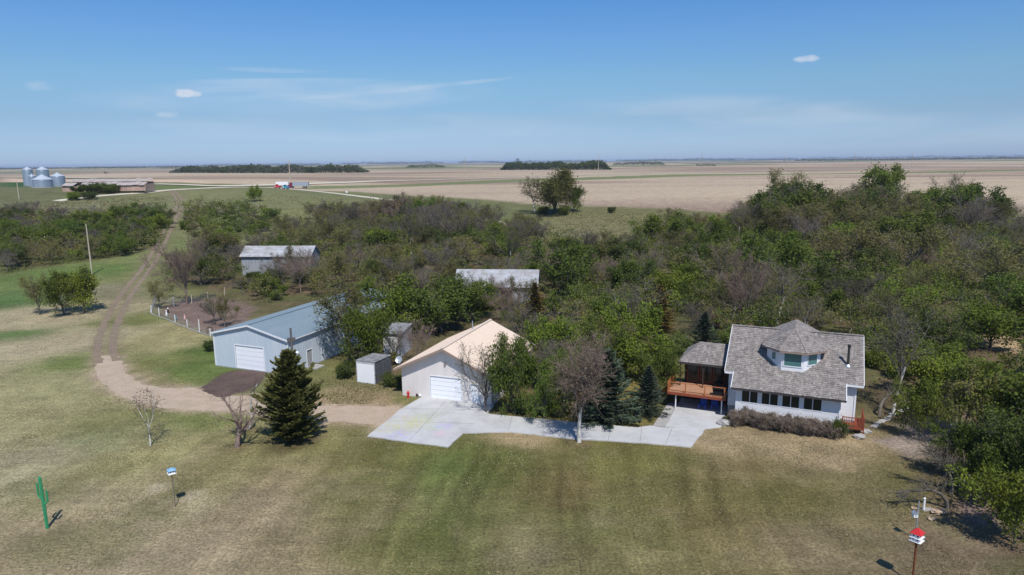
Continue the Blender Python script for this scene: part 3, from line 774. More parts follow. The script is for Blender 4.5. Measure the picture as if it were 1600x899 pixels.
def garage_door(parent, x0, x1, z1, y, rows=4):
    d = MB(); d.b2(x0, x1, y + .10, y + .14, 0, z1)
    o = d.build('garage_door', MT['white_trim'], parent)
    hgt = (z1 - .02) / rows
    for k in range(rows):
        MB().b2(x0 + .02, x1 - .02, y + .06, y + .098, .01 + k * hgt, k * hgt + hgt - .025).build('panel', MT['white_door'], o)
    return o
def trim_rect(parent, x0, x1, z0, z1, y, wd=.1, m='white_trim', name='door_trim'):
    f = MB()
    f.b2(x0 - wd, x0, y - .04, y + .05, z0, z1 + wd); f.b2(x1, x1 + wd, y - .04, y + .05, z0, z1 + wd); f.b2(x0, x1, y - .04, y + .05, z1, z1 + wd)
    return f.build(name, MT[m], parent)
def rib_panels(mb, org, ud, vd, length, run, pitch=.45, rh=.03, rw=.07):
    org, ud, vd = Vector(org), Vector(ud).normalized(), Vector(vd).normalized()
    n = ud.cross(vd)
    if n.z < 0: n = -n
    k = 0
    while k * pitch < length:
        a = org + ud * (k * pitch)
        mb.add([a, a + ud * rw, a + ud * rw * .7 + n * rh, a + ud * rw * .3 + n * rh] + [q + vd * run for q in (a, a + ud * rw, a + ud * rw * .7 + n * rh, a + ud * rw * .3 + n * rh)],
               [(0, 4, 7, 3), (3, 7, 6, 2), (2, 6, 5, 1), (0, 3, 2, 1)])
        k += 1
def frame_at(px, py, deg, name, label, cat, group=None, kind=None):
    p = at(px, py)
    e = empty(name, p, R(deg))
    tag(e, label, cat, group, kind)
    return e

# ------------------------------------------------------------------ blue machine shed
B = frame_at(338, 572, -22, 'machine_shed', 'long pale blue metal shed with a white overhead door behind the dark pine', 'shed')
W_, L_, E_, RG = 11.5, 26.0, 4.35, 5.7
wl = MB()
dx0, dx1, dz = 3.35, 7.75, 3.05
wall_with_holes(wl, 0, W_, .12, E_, 0, .15, [(dx0, dx1, .12, dz)])
wl.prism([(0, 0, E_), (W_, 0, E_), (W_ / 2, 0, RG)], (0, .15, 0))
wl.prism([(0, L_ - .15, .12), (W_, L_ - .15, .12), (W_, L_ - .15, E_), (W_ / 2, L_ - .15, RG), (0, L_ - .15, E_)], (0, .15, 0))
wl.b2(0, .15, .15, L_ - .15, .12, E_)
pd0, pd1 = 3.35, 4.35
wl.b2(W_ - .15, W_, .15, pd0, .12, E_); wl.b2(W_ - .15, W_, pd1, L_ - .15, .12, E_); wl.b2(W_ - .15, W_, pd0, pd1, 2.2, E_)
wall = wl.build('wall', MT['blue_steel'], B)
rb = MB()
for k in range(1, 38):
    x = k * .3
    zt = E_ + (RG - E_) * (1 - abs(x - W_ / 2) / (W_ / 2)) - .1
    zb = dz + .12 if dx0 - .15 < x < dx1 + .15 else .13
    rb.b2(x - .015, x + .015, -.018, -.001, zb, zt)
for k in range(1, 86):
    y = k * .3
    if pd0 - .15 < y < pd1 + .15: continue
    rb.b2(W_ + .001, W_ + .018, y - .015, y + .015, .13, E_ - .02)
rb.build('siding_rib', MT['blue_steel'], wall, kind='stuff')
MB().b2(-.02, W_ + .02, -.02, L_ + .02, 0, .118).build('foundation', MT['foundation'], B)
rf = MB()
oh = .25
for s_ in (-1, 1):
    xe = W_ / 2 + s_ * (W_ / 2 + oh); ze = E_ - oh * (RG - E_) / (W_ / 2) + .05
    pts = [(W_ / 2, -oh, RG + .05), (xe, -oh, ze), (xe, -oh, ze + .06), (W_ / 2, -oh, RG + .11)]
    rf.prism(pts, (0, L_ + 2 * oh, 0))
roof = rf.build('roof', MT['blue_roof'], B)
rbb = MB()
run = math.hypot(W_ / 2 + oh, (RG - E_) * (1 + oh / (W_ / 2)))
for s_ in (-1, 1):
    xe = W_ / 2 + s_ * (W_ / 2 + oh); ze = E_ - oh * (RG - E_) / (W_ / 2) + .112
    rib_panels(rbb, (xe, -oh + .1, ze), (0, 1, 0), (-s_ * (W_ / 2 + oh), 0, RG + .112 - ze), L_ + .3, run, .46, .035)
rbb.build('roof_rib', MT['blue_roof'], roof, kind='stuff')
MB().bar((W_ / 2, -oh, RG + .15), (W_ / 2, L_ + oh, RG + .15), .3, .05).build('ridge_cap', MT['blue_roof'], roof)
tr = MB()
ze = E_ - oh * (RG - E_) / (W_ / 2)
for s_ in (-1, 1): tr.bar((W_ / 2, -oh - .03, RG + .02), (W_ / 2 + s_ * (W_ / 2 + oh), -oh - .03, ze + .02), .05, .2)
tr.bar((W_ + oh + .03, -oh, ze), (W_ + oh + .03, L_ + oh, ze), .05, .16)
for x in (0, W_): tr.b2(x - .07, x + .07, -.06, .04, .1, E_ - .05)
tr.b2(W_ - .02, W_ + .03, 6.2, 6.35, .12, E_ - .2)
tr.build('trim', MT['white_metal'], B)
garage_door(B, dx0, dx1, dz, 0, 5); trim_rect(B, dx0, dx1, .1, dz, 0, .1)
d = MB().b2(W_ - .10, W_ - .05, pd0, pd1, .12, 2.2).build('side_door', MT['foundation'], B)
f = MB(); f.b2(W_ - .06, W_ + .04, pd0 - .08, pd0, .1, 2.28); f.b2(W_ - .06, W_ + .04, pd1, pd1 + .08, .1, 2.28); f.b2(W_ - .06, W_ + .04, pd0, pd1, 2.2, 2.28); f.build('door_trim', MT['white_trim'], B)
MB().b2(W_ + .05, W_ + 1.6, pd0 - .3, pd1 + .3, 0, .14).build('doorstep', MT['stone'], B)

# ------------------------------------------------------------------ cream garage
C = frame_at(629, 617.5, -20, 'garage', 'cream stucco garage with a peach metal roof and white overhead door', 'garage')
W_, L_, E_, oh = 10.6, 12.6, 3.25, .6
RG = 5.75; sl_ = (RG - E_) / (W_ / 2)
dx0, dx1, dz = 3.45, 7.1, 2.55; px0, px1 = 8.15, 9.05
wl = MB()
wall_with_holes(wl, 0, W_, 0, E_, 0, .16, [(dx0, dx1, 0, dz), (px0, px1, 0, 2.1)])
wl.prism([(0, 0, E_), (W_, 0, E_), (W_ / 2, 0, RG)], (0, .16, 0))
wl.prism([(0, L_ - .16, 0), (W_, L_ - .16, 0), (W_, L_ - .16, E_), (W_ / 2, L_ - .16, RG), (0, L_ - .16, E_)], (0, .16, 0))
wl.b2(0, .16, .16, L_ - .16, 0, E_); wl.b2(W_ - .16, W_, .16, L_ - .16, 0, E_)
wl.build('wall', MT['stucco'], C)
rf = MB()
for s_ in (-1, 1):
    xe = W_ / 2 + s_ * (W_ / 2 + oh); ze = E_ - oh * sl_ + .04
    rf.prism([(W_ / 2, -.75, RG + .04), (xe, -.75, ze), (xe, -.75, ze + .12), (W_ / 2, -.75, RG + .16)], (0, L_ + 1.3, 0))
roof = rf.build('roof', MT['cream_roof'], C)
rbb = MB(); run = math.hypot(W_ / 2 + oh, (W_ / 2 + oh) * sl_)
for s_ in (-1, 1):
    xe = W_ / 2 + s_ * (W_ / 2 + oh); ze = E_ - oh * sl_ + .162
    rib_panels(rbb, (xe, -.7, ze), (0, 1, 0), (-s_ * (W_ / 2 + oh), 0, (W_ / 2 + oh) * sl_), L_ + 1.2, run, .42, .03)
rbb.build('roof_rib', MT['cream_roof'], roof, kind='stuff')
MB().bar((W_ / 2, -.75, RG + .2), (W_ / 2, L_ + .55, RG + .2), .34, .05).build('ridge_cap', MT['cream_roof'], roof)
MB().tube([(W_ / 2 - .9, 9.5, RG - .4), (W_ / 2 - .9, 9.5, RG + .75)], .07, 8).build('vent_pipe', MT['galv'], roof)
fa = MB()
for s_ in (-1, 1):
    fa.bar((W_ / 2, -.78, RG + .04), (W_ / 2 + s_ * (W_ / 2 + oh), -.78, E_ - oh * sl_ + .04), .05, .22)
    fa.bar((W_ / 2 + s_ * (W_ / 2 + oh + .03), -.75, E_ - oh * sl_ + .06), (W_ / 2 + s_ * (W_ / 2 + oh + .03), L_ + .55, E_ - oh * sl_ + .06), .05, .2)
fa.build('fascia', MT['cream_trim'], C)
garage_door(C, dx0, dx1, dz, 0, 5); trim_rect(C, dx0, dx1, 0, dz, 0, .09)
MB().b2(px0, px1, .08, .13, 0.02, 2.1).build('side_door', MT['white_door'], C); trim_rect(C, px0, px1, 0, 2.1, 0, .08)
MB().b2(W_ / 2 - .12, W_ / 2 + .06, -.14, -.02, 3.85, 4.15).build('wall_lamp', MT['cream_trim'], C)
MB().tube([(W_ - .05, -.06, .1), (W_ - .05, -.06, 2.95)], .05, 6).build('downpipe', MT['cream_trim'], C)
D = empty('satellite_dish', C.matrix_world @ Vector((0, 0, 0)), 0)
bpy.context.view_layer.update()
D.location = C.matrix_world @ Vector((-.42, .6, 3.1)); tag(D, 'round pale satellite dish at the left eave of the cream garage', 'satellite dish')
MB().tube([(0, 0, 0), (-.15, 0, .3), (-.15, 0, .55)], .03, 6).build('mast', MT['galv'], D)
dm = MB()
c0 = Vector((-.15, -.12, .75)); nd = Vector((-.1, -.85, .45)).normalized(); ax = nd.cross(Vector((0, 0, 1))).normalized(); ay = ax.cross(nd)
rings = [(0.0, 0), (.2, .02), (.36, .07)]
vs = [c0] + [c0 + (ax * math.cos(a) + ay * math.sin(a) * 1.1) * r + nd * h for r, h in rings[1:] for a in [k * math.pi / 8 for k in range(16)]]
dm.add(vs, [(0, 1 + k, 1 + (k + 1) % 16) for k in range(16)] + [(1 + k, 17 + k, 17 + (k + 1) % 16, 1 + (k + 1) % 16) for k in range(16)])
dm.build('dish', MT['galv'], D, smooth=True)
MB().bar(c0 + ay * -.3, c0 + nd * .4, .025, .025).bar(c0 + nd * .38, c0 + nd * .48, .08, .08).build('feed_arm', MT['foundation'], D)

# ------------------------------------------------------------------ two small sheds
S1 = frame_at(558, 597.5, -22, 'storage_shed', 'small box shed with blank white doors between the blue shed and cream garage', 'shed')
m = MB(); m.b2(.0, 2.5, .04, 3.5, .05, 2.45); m.build('wall', MT['box_grey'], S1)
m = MB(); m.b2(0, .08, -.02, .04, 0, 2.35); m.b2(2.42, 2.5, -.02, .04, 0, 2.35); m.b2(0, 2.5, -.02, .04, 2.35, 2.62); m.b2(.08, 2.42, -.02, .04, 0, .08); m.build('front_frame', MT['shed_grey'], S1)
for a, b in ((.09, 1.24), (1.26, 2.41)): MB().b2(a, b, -.01, .035, .09, 2.34).build('door_leaf', MT['shed_white'], S1)
m = MB(); m.prism([(-.04, -.05, 2.62), (-.04, 3.55, 2.5), (-.04, 3.55, 2.56), (-.04, -.05, 2.70)], (2.58, 0, 0)); m.build('roof', MT['ash_roof'], S1)
m = MB()
for k in range(9): m.b2(2.501, 2.53, .2 + k * .38, .26 + k * .38, .1, 2.4)
m.build('wall_rib', MT['box_grey'], S1, kind='stuff')
S2 = frame_at(600, 556, -10, 'storage_shed', 'old pale grey shed half hidden by twigs behind the small box shed', 'shed')
m = MB(); m.prism([(0, 0, 0), (0, 4.2, 0), (0, 4.2, 3.3), (0, 0, 3.0)], (2.5, 0, 0)); m.build('wall', MT['shed_grey'], S2)
MB().b2(1.0, 2.1, -.05, -.005, .1, 2.5).build('door', MT['shed_white'], S2)
m = MB(); m.prism([(-.15, -.25, 3.02), (-.15, 4.4, 3.36), (-.15, 4.4, 3.46), (-.15, -.25, 3.12)], (2.8, 0, 0)); m.build('roof', MT['ash_roof'], S2)
MB().b2(.1, .5, -.35, .0 - .01, .02, .6).build('cabinet', MT['shed_white'], S2)

# ------------------------------------------------------------------ two old barns in the wood
def barn(px, py, deg, W_, D_, E_, RG, label, oh=.35, windows=()):
    b = frame_at(px, py, deg, 'old_barn', label, 'barn')
    m = MB(); m.b2(0, W_, 0, D_, 0, E_)
    m.prism([(0, 0, E_), (0, D_, E_), (0, D_ / 2, RG)], (W_, 0, 0)); wall = m.build('wall', MT['old_wall'], b)
    k = 0; m = MB()
    while k * .4 < W_: m.b2(k * .4 + .1, k * .4 + .14, -.02, -.001, 0, E_ - .05); k += 1
    m.build('batten', MT['old_wall'], wall, kind='stuff')
    m = MB(); sl_ = (RG - E_) / (D_ / 2)
    for s_ in (-1, 1):
        ye = D_ / 2 + s_ * (D_ / 2 + oh); ze = E_ - oh * sl_ + .03
        m.prism([(-oh, D_ / 2, RG + .03), (-oh, ye, ze), (-oh, ye, ze + .1), (-oh, D_ / 2, RG + .13)], (W_ + 2 * oh, 0, 0))
    rf = m.build('roof', MT['old_roof'], b)
    m = MB()
    for s_ in (-1, 1):
        ye = D_ / 2 + s_ * (D_ / 2 + oh); ze = E_ - oh * sl_ + .132
        rib_panels(m, (-oh, ye, ze), (1, 0, 0), (0, -s_ * (D_ / 2 + oh), (D_ / 2 + oh) * sl_), W_ + 2 * oh - .1, math.hypot(D_ / 2 + oh, (D_ / 2 + oh) * sl_), .7, .03)
    m.build('roof_rib', MT['old_roof'], rf, kind='stuff')
    for a, c, z0, z1 in windows: MB().b2(a, c, -.05, -.022, z0, z1).build('door', MT['brown_dark'], b)
    MB().bar((-oh, -oh - .02, E_ - oh * sl_ + .05), (W_ + oh, -oh - .02, E_ - oh * sl_ + .05), .05, .16).build('fascia', MT['dark_trim'], b)
    return b
barn(379, 430, -3, 15.5, 6.5, 4.2, 6.0, 'grey barn with pale metal roof in the trees behind the garden plot', windows=((9, 11.5, 0, 2.6),))
barn(712, 474, -6, 14.5, 7.5, 3.1, 5.5, 'low barn with patchy white roof in the trees behind the cream garage', windows=((8.2, 10.2, 0, 2.4),))

# ------------------------------------------------------------------ house
HO = frame_at(1147.5, 658.7, -24, 'house', 'white stucco house with grey cedar roof and octagonal turret dormer above a row of windows', 'house')
bpy.context.view_layer.update()
m = MB(); m.b2(.03, 9.07, .03, 1.8, 0, .97); m.b2(-.87, 10.37, 1.83, 11.77, 0, .97); m.build('foundation', MT['foundation'], HO)
m = MB()
wins = [(.5, 2.05), (2.3, 3.85), (4.12, 5.7), (5.98, 7.6)]
wall_with_holes(m, 0, 9.1, .97, 3.6, 0, .16, [(a, b, 2.05, 3.36) for a, b in wins])
m.prism([(0, .16, .97), (0, 1.8, .97), (0, 1.8, 4.45), (0, .16, 3.75)], (.16, 0, 0)); m.prism([(8.94, .16, .97), (8.94, 1.8, .97), (8.94, 1.8, 4.45), (8.94, .16, 3.75)], (.16, 0, 0))
m.b2(-.9, -.001, 1.8, 1.96, .97, 4.6); m.b2(9.101, 10.4, 1.8, 1.96, .97, 4.6); m.b2(-.9, 10.4, 11.64, 11.8, .97, 4.6)
for x in (-.9, 10.24):
    m.prism([(x, 1.96, .97), (x, 11.64, .97), (x, 11.64, 4.6), (x, 6.7, 7.72), (x, 1.96, 4.6)], (.16, 0, 0))
m.build('wall', MT['stucco_white'], HO)
for a, b in wins: window(HO, a, b, 2.05, 3.36, 0, 1)
MB().b2(10.28, 10.44, 1.74, 1.9, .97, 4.5).build('corner_trim', MT['white_trim'], HO); MB().b2(9.0, 9.14, -.05, .02, .97, 3.4).build('corner_trim', MT['white_trim'], HO)
# roofs
U0, U1 = -1.25, 10.95
m = MB()
m.prism([(U0, 1.3, 4.58), (U0, 6.7, 7.98), (U0, 12.1, 4.58), (U0, 12.1, 4.38), (U0, 6.7, 7.78), (U0, 1.3, 4.38)], (U1 - U0, 0, 0))
mr_ = m.build('main_roof', MT['roof_deck'], HO)
m = MB(); plane_shakes(m, (U0, 1.27, 4.575), (U1, 1.27, 4.575), (U1, 6.7, 7.99), (U0, 6.7, 7.99), 1); plane_shakes(m, (U1, 12.13, 4.575), (U0, 12.13, 4.575), (U0, 6.7, 7.99), (U1, 6.7, 7.99), 2, .4)
m.build('shingles', MT['shake'], mr_, kind='stuff')
m = MB()
for s_ in (-1, 1):
    for x in (U0 - .02, U1 + .02): m.bar((x, 6.7, 7.93), (x, 6.7 + s_ * 5.42, 4.5), .05, .24)
m.bar((U0, 1.26, 4.47), (U1, 1.26, 4.47), .05, .2); m.build('bargeboard', MT['white_trim'], mr_)
rc = MB()
for k in range(40):
    a = U0 + (U1 - U0) * k / 40
    for s_ in (-1, 1): rc.bar((a, 6.7 + s_ * .09, 8.0), (a + .34, 6.7 + s_ * .09, 8.02), .22, .04)
rc.build('ridge_shingles', MT['shake'], mr_, kind='stuff')
m = MB(); m.prism([(-.4, -.6, 3.6), (-.4, 1.36, 4.62), (-.4, 1.36, 4.46), (-.4, -.6, 3.46)], (9.9, 0, 0)); sr_ = m.build('sunroom_roof', MT['roof_deck'], HO)
m = MB(); plane_shakes(m, (-.4, -.64, 3.59), (9.5, -.64, 3.59), (9.5, 1.30, 4.60), (-.4, 1.30, 4.60), 3); m.build('shingles', MT['shake'], sr_, kind='stuff')
for x in (-.43, 9.53): MB().bar((x, -.62, 3.53), (x, 1.3, 4.53), .06, .22).build('bargeboard', MT['white_trim'], sr_)
MB().bar((-.4, -.67, 3.5), (9.5, -.67, 3.5), .11, .13).build('gutter', MT['dark_trim'], sr_)
# turret
def octo(c, ap, z, y2):
    k = ap * (math.sqrt(2) - 1)
    return [Vector((c + a, y, z)) for a, y in ((-k, 4.4 - ap), (k, 4.4 - ap), (ap, 4.4 - k), (ap, y2 + k), (k, y2 + ap), (-k, y2 + ap), (-ap, y2 + k), (-ap, 4.4 - k))]
tb, tt = octo(4.82, 2.4, 4.8, 8.4), octo(4.82, 2.4, 7.12, 8.4)
TU = MB(); TU.add(tb + tt, [(i, (i + 1) % 8, 8 + (i + 1) % 8, 8 + i) for i in range(8)] + [tuple(range(8, 16))])
tw = TU.build('turret_wall', MT['white_trim'], HO)
ev = octo(4.85, 2.92, 7.05, 8.4)
a0, a1 = Vector((4.85, 4.4, 8.72)), Vector((4.85, 8.4, 8.72))
tr_ = MB(); low = [v - Vector((0, 0, .16)) for v in ev]
tr_.add(ev + low + [a0, a1], [(7, 0, 16), (0, 1, 16), (1, 2, 16), (2, 3, 17, 16), (3, 4, 17), (4, 5, 17), (5, 6, 17), (6, 7, 16, 17)] + [(i, 8 + i, 8 + (i + 1) % 8, (i + 1) % 8) for i in range(8)] + [tuple(range(8, 16))])
tro = tr_.build('turret_roof', MT['cream_trim'], HO)
m = MB()
for i, j in ((7, 0), (0, 1), (1, 2), (3, 4), (4, 5), (5, 6)):
    ap = a0 if i in (7, 0, 1) else a1
    plane_shakes(m, ev[i], ev[j], ap, ap, 10 + i)
plane_shakes(m, ev[2], ev[3], a1, a0, 30); plane_shakes(m, ev[6], ev[7], a0, a1, 31)
m.build('shingles', MT['shake'], tro, kind='stuff')
m = MB()
for i in (0, 1, 2, 7): m.bar(ev[i] + Vector((0, 0, .05)), a0 + Vector((0, 0, .04)), .16, .05)
m.build('hip_cap', MT['shake'], tro, kind='stuff')
def face_window(i, j, z0, z1, inset):
    p, q = tb[i], tb[j]
    c = (p + q) / 2; d = (q - p).normalized(); hw = (q - p).length / 2 - inset
    n = Vector((d.y, -d.x, 0))
    e = []
    fr_ = MB()
    def quad(a, b, z0, z1, off, th, mb):
        v0 = c + d * a + n * off; v1 = c + d * b + n * off
        mb.prism([(v0.x, v0.y, z0), (v1.x, v1.y, z0), (v1.x, v1.y, z1), (v0.x, v0.y, z1)], n * th)
    for a, b, c0_, c1_ in ((-hw, hw, z0 - .08, z0), (-hw, hw, z1, z1 + .08), (-hw, -hw + .08, z0, z1), (hw - .08, hw, z0, z1)):
        quad(a, b, c0_, c1_, .0, .06, fr_)
    o = fr_.build('window', MT['white_trim'], tw)
    pn = MB(); quad(-hw + .08, hw - .08, z0, z1, .002, .025, pn); pn.build('pane', MT['curtain_glass'], tw)
face_window(0, 1, 5.55, 6.8, .16); face_window(1, 2, 5.7, 6.75, .38); face_window(7, 0, 5.9, 6.6, .66)
# stove pipe
ch = MB().tube([(9.6, 3.2, 5.6), (9.6, 3.2, 7.75)], .11, 10); ch.tube([(9.6, 3.2, 7.6), (9.6, 3.2, 7.85)], .16, 10); cho = ch.build('stove_pipe', MT['pipe'], HO)
MB().lathe([(.3, 0), (.28, .12), (.13, .3)], 12, (9.6, 3.2, 5.65)).build('flashing', MT['galv'], cho)
# west wing with covered deck
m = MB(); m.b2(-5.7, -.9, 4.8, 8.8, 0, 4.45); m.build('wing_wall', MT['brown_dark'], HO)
er = [Vector(q) for q in ((-6.1, 3.2, 4.45), (-.9, 3.2, 4.45), (-.9, 9.2, 4.45), (-6.1, 9.2, 4.45))]
r0, r1 = Vector((-4.4, 6.2, 6.0)), Vector((-.9, 6.2, 6.0))
m = MB(); lo = [v - Vector((0, 0, .2)) for v in er]
m.add(er + lo + [r0, r1], [(0, 1, 9, 8), (2, 3, 8, 9), (3, 0, 8), (0, 4, 5, 1), (1, 5, 6, 2), (2, 6, 7, 3), (3, 7, 4, 0), (7, 6, 5, 4), (1, 2, 9)])
wr = m.build('wing_roof', MT['dark_trim'], HO)
m = MB(); plane_shakes(m, er[0], er[1], r1, r0, 40); plane_shakes(m, er[2], er[3], r0, r1, 41); plane_shakes(m, er[3], er[0], r0, r0, 42)
m.build('shingles', MT['shake'], wr, kind='stuff')
for a, b in ((-5.4, -4.2), (-4.1, -2.9), (-2.8, -1.6)):
    f = MB(); f.b2(a, b, 4.72, 4.798, 1.95, 2.05); f.b2(a, b, 4.72, 4.798, 4.05, 4.15); f.b2(a, a + .07, 4.72, 4.798, 2.05, 4.05); f.b2(b - .07, b, 4.72, 4.798, 2.05, 4.05)
    o = f.build('patio_door', MT['red_wood'], HO); MB().b2(a + .07, b - .07, 4.75, 4.77, 2.05, 4.05).build('pane', MT['glass'], o)
for x in (-5.9, -3.6, -1.2): MB().b2(x - .06, x + .06, 3.35, 3.47, 1.9, 4.3).build('porch_post', MT['brown_dark'], HO)
dk_ = MB(); dk_.b2(-6.7, -1.05, 1.0, 4.7, 1.66, 1.83); deck = dk_.build('deck', MT['red_wood'], HO)
for k in range(26):
    MB().b2(-6.72, -1.03, .98 + k * .1435, .98 + k * .1435 + .135, 1.834, 1.87).build('deck_board', MT['deck_board'], deck)
MB().b2(-6.74, -1.0, .93, .975, 1.6, 1.88).build('rim_board', MT['red_wood'], deck)
for x in (-5.9, -1.4): MB().b2(x - .05, x + .05, 1.2, 1.3, 0, 1.655).build('support_post', MT['white_trim'], deck)
rl = MB().b2(-6.72, -1.05, 1.0, 1.10, 2.85, 2.90).b2(-6.72, -1.05, 1.03, 1.07, 1.98, 2.03); rail = rl.build('railing', MT['orange_wood'], deck)
for x in (-6.67, -4.95, -3.05, -1.15): MB().b2(x - .05, x + .05, 1.0, 1.10, 1.871, 2.848).build('rail_post', MT['orange_wood'], rail)
sd = MB().b2(-6.72, -6.64, 1.1, 4.6, 2.85, 2.90); sr2 = sd.build('side_railing', MT['orange_wood'], deck)
for k in range(22): MB().b2(-6.70, -6.66, 1.2 + k * .155, 1.24 + k * .155, 1.871, 2.848).build('baluster', MT['orange_wood'], sr2)
MB().b2(-2.3, -1.3, 1.25, 1.75, 1.875, 2.75).build('grill_cover', MT['hole'], deck)
st = MB()
for s_ in (0, 1): st.bar((-6.7 - .0, 4.6 + s_ * 1.1, 2.9), (-8.0, 4.6 + s_ * 1.1, 1.5), .08, .08)
st.build('stair_rail', MT['orange_wood'], deck)
m = MB()
for k in range(6): m.b2(-7.0 - k * .27, -6.75 - k * .27, 4.65, 5.65, 1.58 - k * .28, 1.63 - k * .28)
m.bar((-6.75, 4.63, 1.7), (-8.4, 4.63, 0), .05, .25); m.bar((-6.75, 5.67, 1.7), (-8.4, 5.67, 0), .05, .25); m.build('stair', MT['red_wood'], deck)
# small east deck
dk_ = MB(); dk_.b2(9.35, 11.2, .6, 3.4, .55, .72); d2 = dk_.build('side_deck', MT['red_wood'], HO)
for k in range(19): MB().b2(9.33, 11.22, .60 + k * .147, .738 + k * .147, .722, .755).build('deck_board', MT['red_wood'], d2)
rl = MB(); rl.b2(9.35, 11.2, .6, .68, 1.62, 1.68); rl.b2(11.12, 11.2, .681, 3.4, 1.62, 1.68); rl.b2(9.35, 11.11, .62, .66, .85, .9); rl.b2(11.14, 11.18, .68, 3.4, .85, .9); r2 = rl.build('railing', MT['red_wood'], d2)
for k in range(13): MB().b2(9.4 + k * .143, 9.44 + k * .143, .62, .66, .9, 1.62).build('baluster', MT['red_wood'], r2)
for k in range(18): MB().b2(11.14, 11.18, .8 + k * .145, .84 + k * .145, .9, 1.62).build('baluster', MT['red_wood'], r2)
for x, y in ((9.4, .64), (11.16, .64), (11.16, 3.3)): MB().b2(x - .05, x + .05, y - .05, y + .05, 0, 1.72).build('support_post', MT['red_wood'], d2)
MB().lathe([(.02, .0), (.26, .02), (.28, .1), (.02, .12)], 12, (9.2, -.25, 1.0)).build('hose_reel', MT['galv'], HO)
# patio under and before the deck
Hm = HO.matrix_world
def hw_(u, v): q = Hm @ Vector((u, v, 0)); return (q.x, q.y)
sheet('patio_slab', [hw_(-5.9, -4.0), hw_(-2.35, -3.2), hw_(-1.0, -2.1), hw_(-1.0, 4.7), (hw_(-5.9, 4.7))], .07, MT['concrete'], 0, thick=.15)
sheet('side_walk', [hw_(-7.0, -4.2), hw_(-5.93, -4.0), hw_(-5.93, 2.6), hw_(-6.9, 2.6)], .075, MT['stone'], 0, thick=.15)
m = MB(); m.b2(-1.0, -.02, -.8, 1.75, 0, .9); 
def chair(u, v, rz):
    q = Hm @ Vector((u, v, .07)); c = empty('patio_chair', q, rz)
    m = MB(); m.prism([(-.3, -.25, .36), (.3, -.25, .36), (.3, .3, .26), (-.3, .3, .26)], (0, 0, .04)); m.build('seat', MT['blue_plastic'], c)
    bk = MB()
    for k in range(5): bk.bar((-.26 + k * .13, .28, .28), (-.28 + k * .14, .58, 1.0), .11, .03)
    bk.build('backrest', MT['blue_plastic'], c)
    for s_ in (-1, 1):
        MB().b2(s_ * .36 - .06, s_ * .36 + .06, -.35, .4, .54, .57).build('armrest', MT['blue_plastic'], c)
        MB().b2(s_ * .34 - .03, s_ * .34 + .03, -.3, -.22, 0, .54).build('leg', MT['blue_plastic'], c); MB().bar((s_ * .34, .5, 0), (s_ * .34, .3, .54), .06, .08).build('leg', MT['blue_plastic'], c)
    return c
tag(chair(-3.35, 2.1, R(-30)), 'blue slatted chair under the deck, the one nearer the white post', 'chair', 'blue chairs under the deck')
tag(chair(-2.2, 2.4, R(-15)), 'blue slatted chair under the deck, the one nearer the house wall', 'chair', 'blue chairs under the deck')
def rock(px, py, s, label, seed, mt='stone', name='boulder', group=None, flat=.55):
    p = at(px, py); m = MB(); rn = random.Random(seed); k = 9
    vs = []; 
    for i in range(5):
        th = math.pi * (i + .5) / 5
        for j in range(k):
            a = 2 * math.pi * j / k; r = s * (1 + rn.uniform(-.22, .22))
            vs.append((r * math.sin(th) * math.cos(a), r * .8 * math.sin(th) * math.sin(a), r * flat * math.cos(th) + s * .25))
    m.add(vs, [(i * k + j, (i + 1) * k + j, (i + 1) * k + (j + 1) % k, i * k + (j + 1) % k) for i in range(4) for j in range(k)] + [tuple(range(k)), tuple(range(4 * k, 5 * k))[::-1]])
    return tag(m.build(name, MT[mt], None, loc=p), label, name.replace('_', ' '), group)
rock(1133, 664, .75, 'white boulder between the patio and the brown hedge', 1)
rock(1342, 684, .6, 'flat pale stone on the grass below the small red deck', 2, flat=.3)
rock(1353, 676, .5, 'pale stone just behind the flat one below the small red deck', 3, flat=.35)

# ------------------------------------------------------------------ vegetation
def prisms(segs, k):
    """segs (n, 8): p0 p1 r0 r1 -> vertices, quads"""
    segs = np.asarray(segs, float); n = len(segs)
    p0, p1, r0, r1 = segs[:, 0:3], segs[:, 3:6], segs[:, 6], segs[:, 7]
    d = p1 - p0; d /= np.linalg.norm(d, axis=1, keepdims=True) + 1e-9
    ref = np.where(np.abs(d[:, 2:3]) > .9, [[1.0, 0, 0]], [[0, 0, 1.0]])
    a = np.cross(d, ref); a /= np.linalg.norm(a, axis=1, keepdims=True); b = np.cross(d, a)
    ang = np.arange(k) * 2 * np.pi / k
    off = a[:, None, :] * np.cos(ang)[None, :, None] + b[:, None, :] * np.sin(ang)[None, :, None]
    V = np.concatenate([p0[:, None] + off * r0[:, None, None], p1[:, None] + off * r1[:, None, None]], 1).reshape(-1, 3)
    j = np.arange(k); q = np.stack([j, (j + 1) % k, k + (j + 1) % k, k + j], 1)
    F = (np.arange(n)[:, None, None] * 2 * k + q[None]).reshape(-1, 4)
    return V, F
def quads(C, size, rg, aspect=.6, flat=0.0):
    """randomly turned leaf quads at centres C"""
    n = len(C)
    a = rg.normal(size=(n, 3)); a[:, 2] *= (1 - flat); a /= np.linalg.norm(a, axis=1, keepdims=True)
    b = np.cross(a, rg.normal(size=(n, 3))); b /= np.linalg.norm(b, axis=1, keepdims=True) + 1e-9
    s = (size * rg.uniform(.6, 1.3, n))[:, None]
    V = np.stack([C - a * s, C + b * s * aspect, C + a * s, C - b * s * aspect], 1).reshape(-1, 3)
    return V, np.arange(4 * n).reshape(-1, 4)
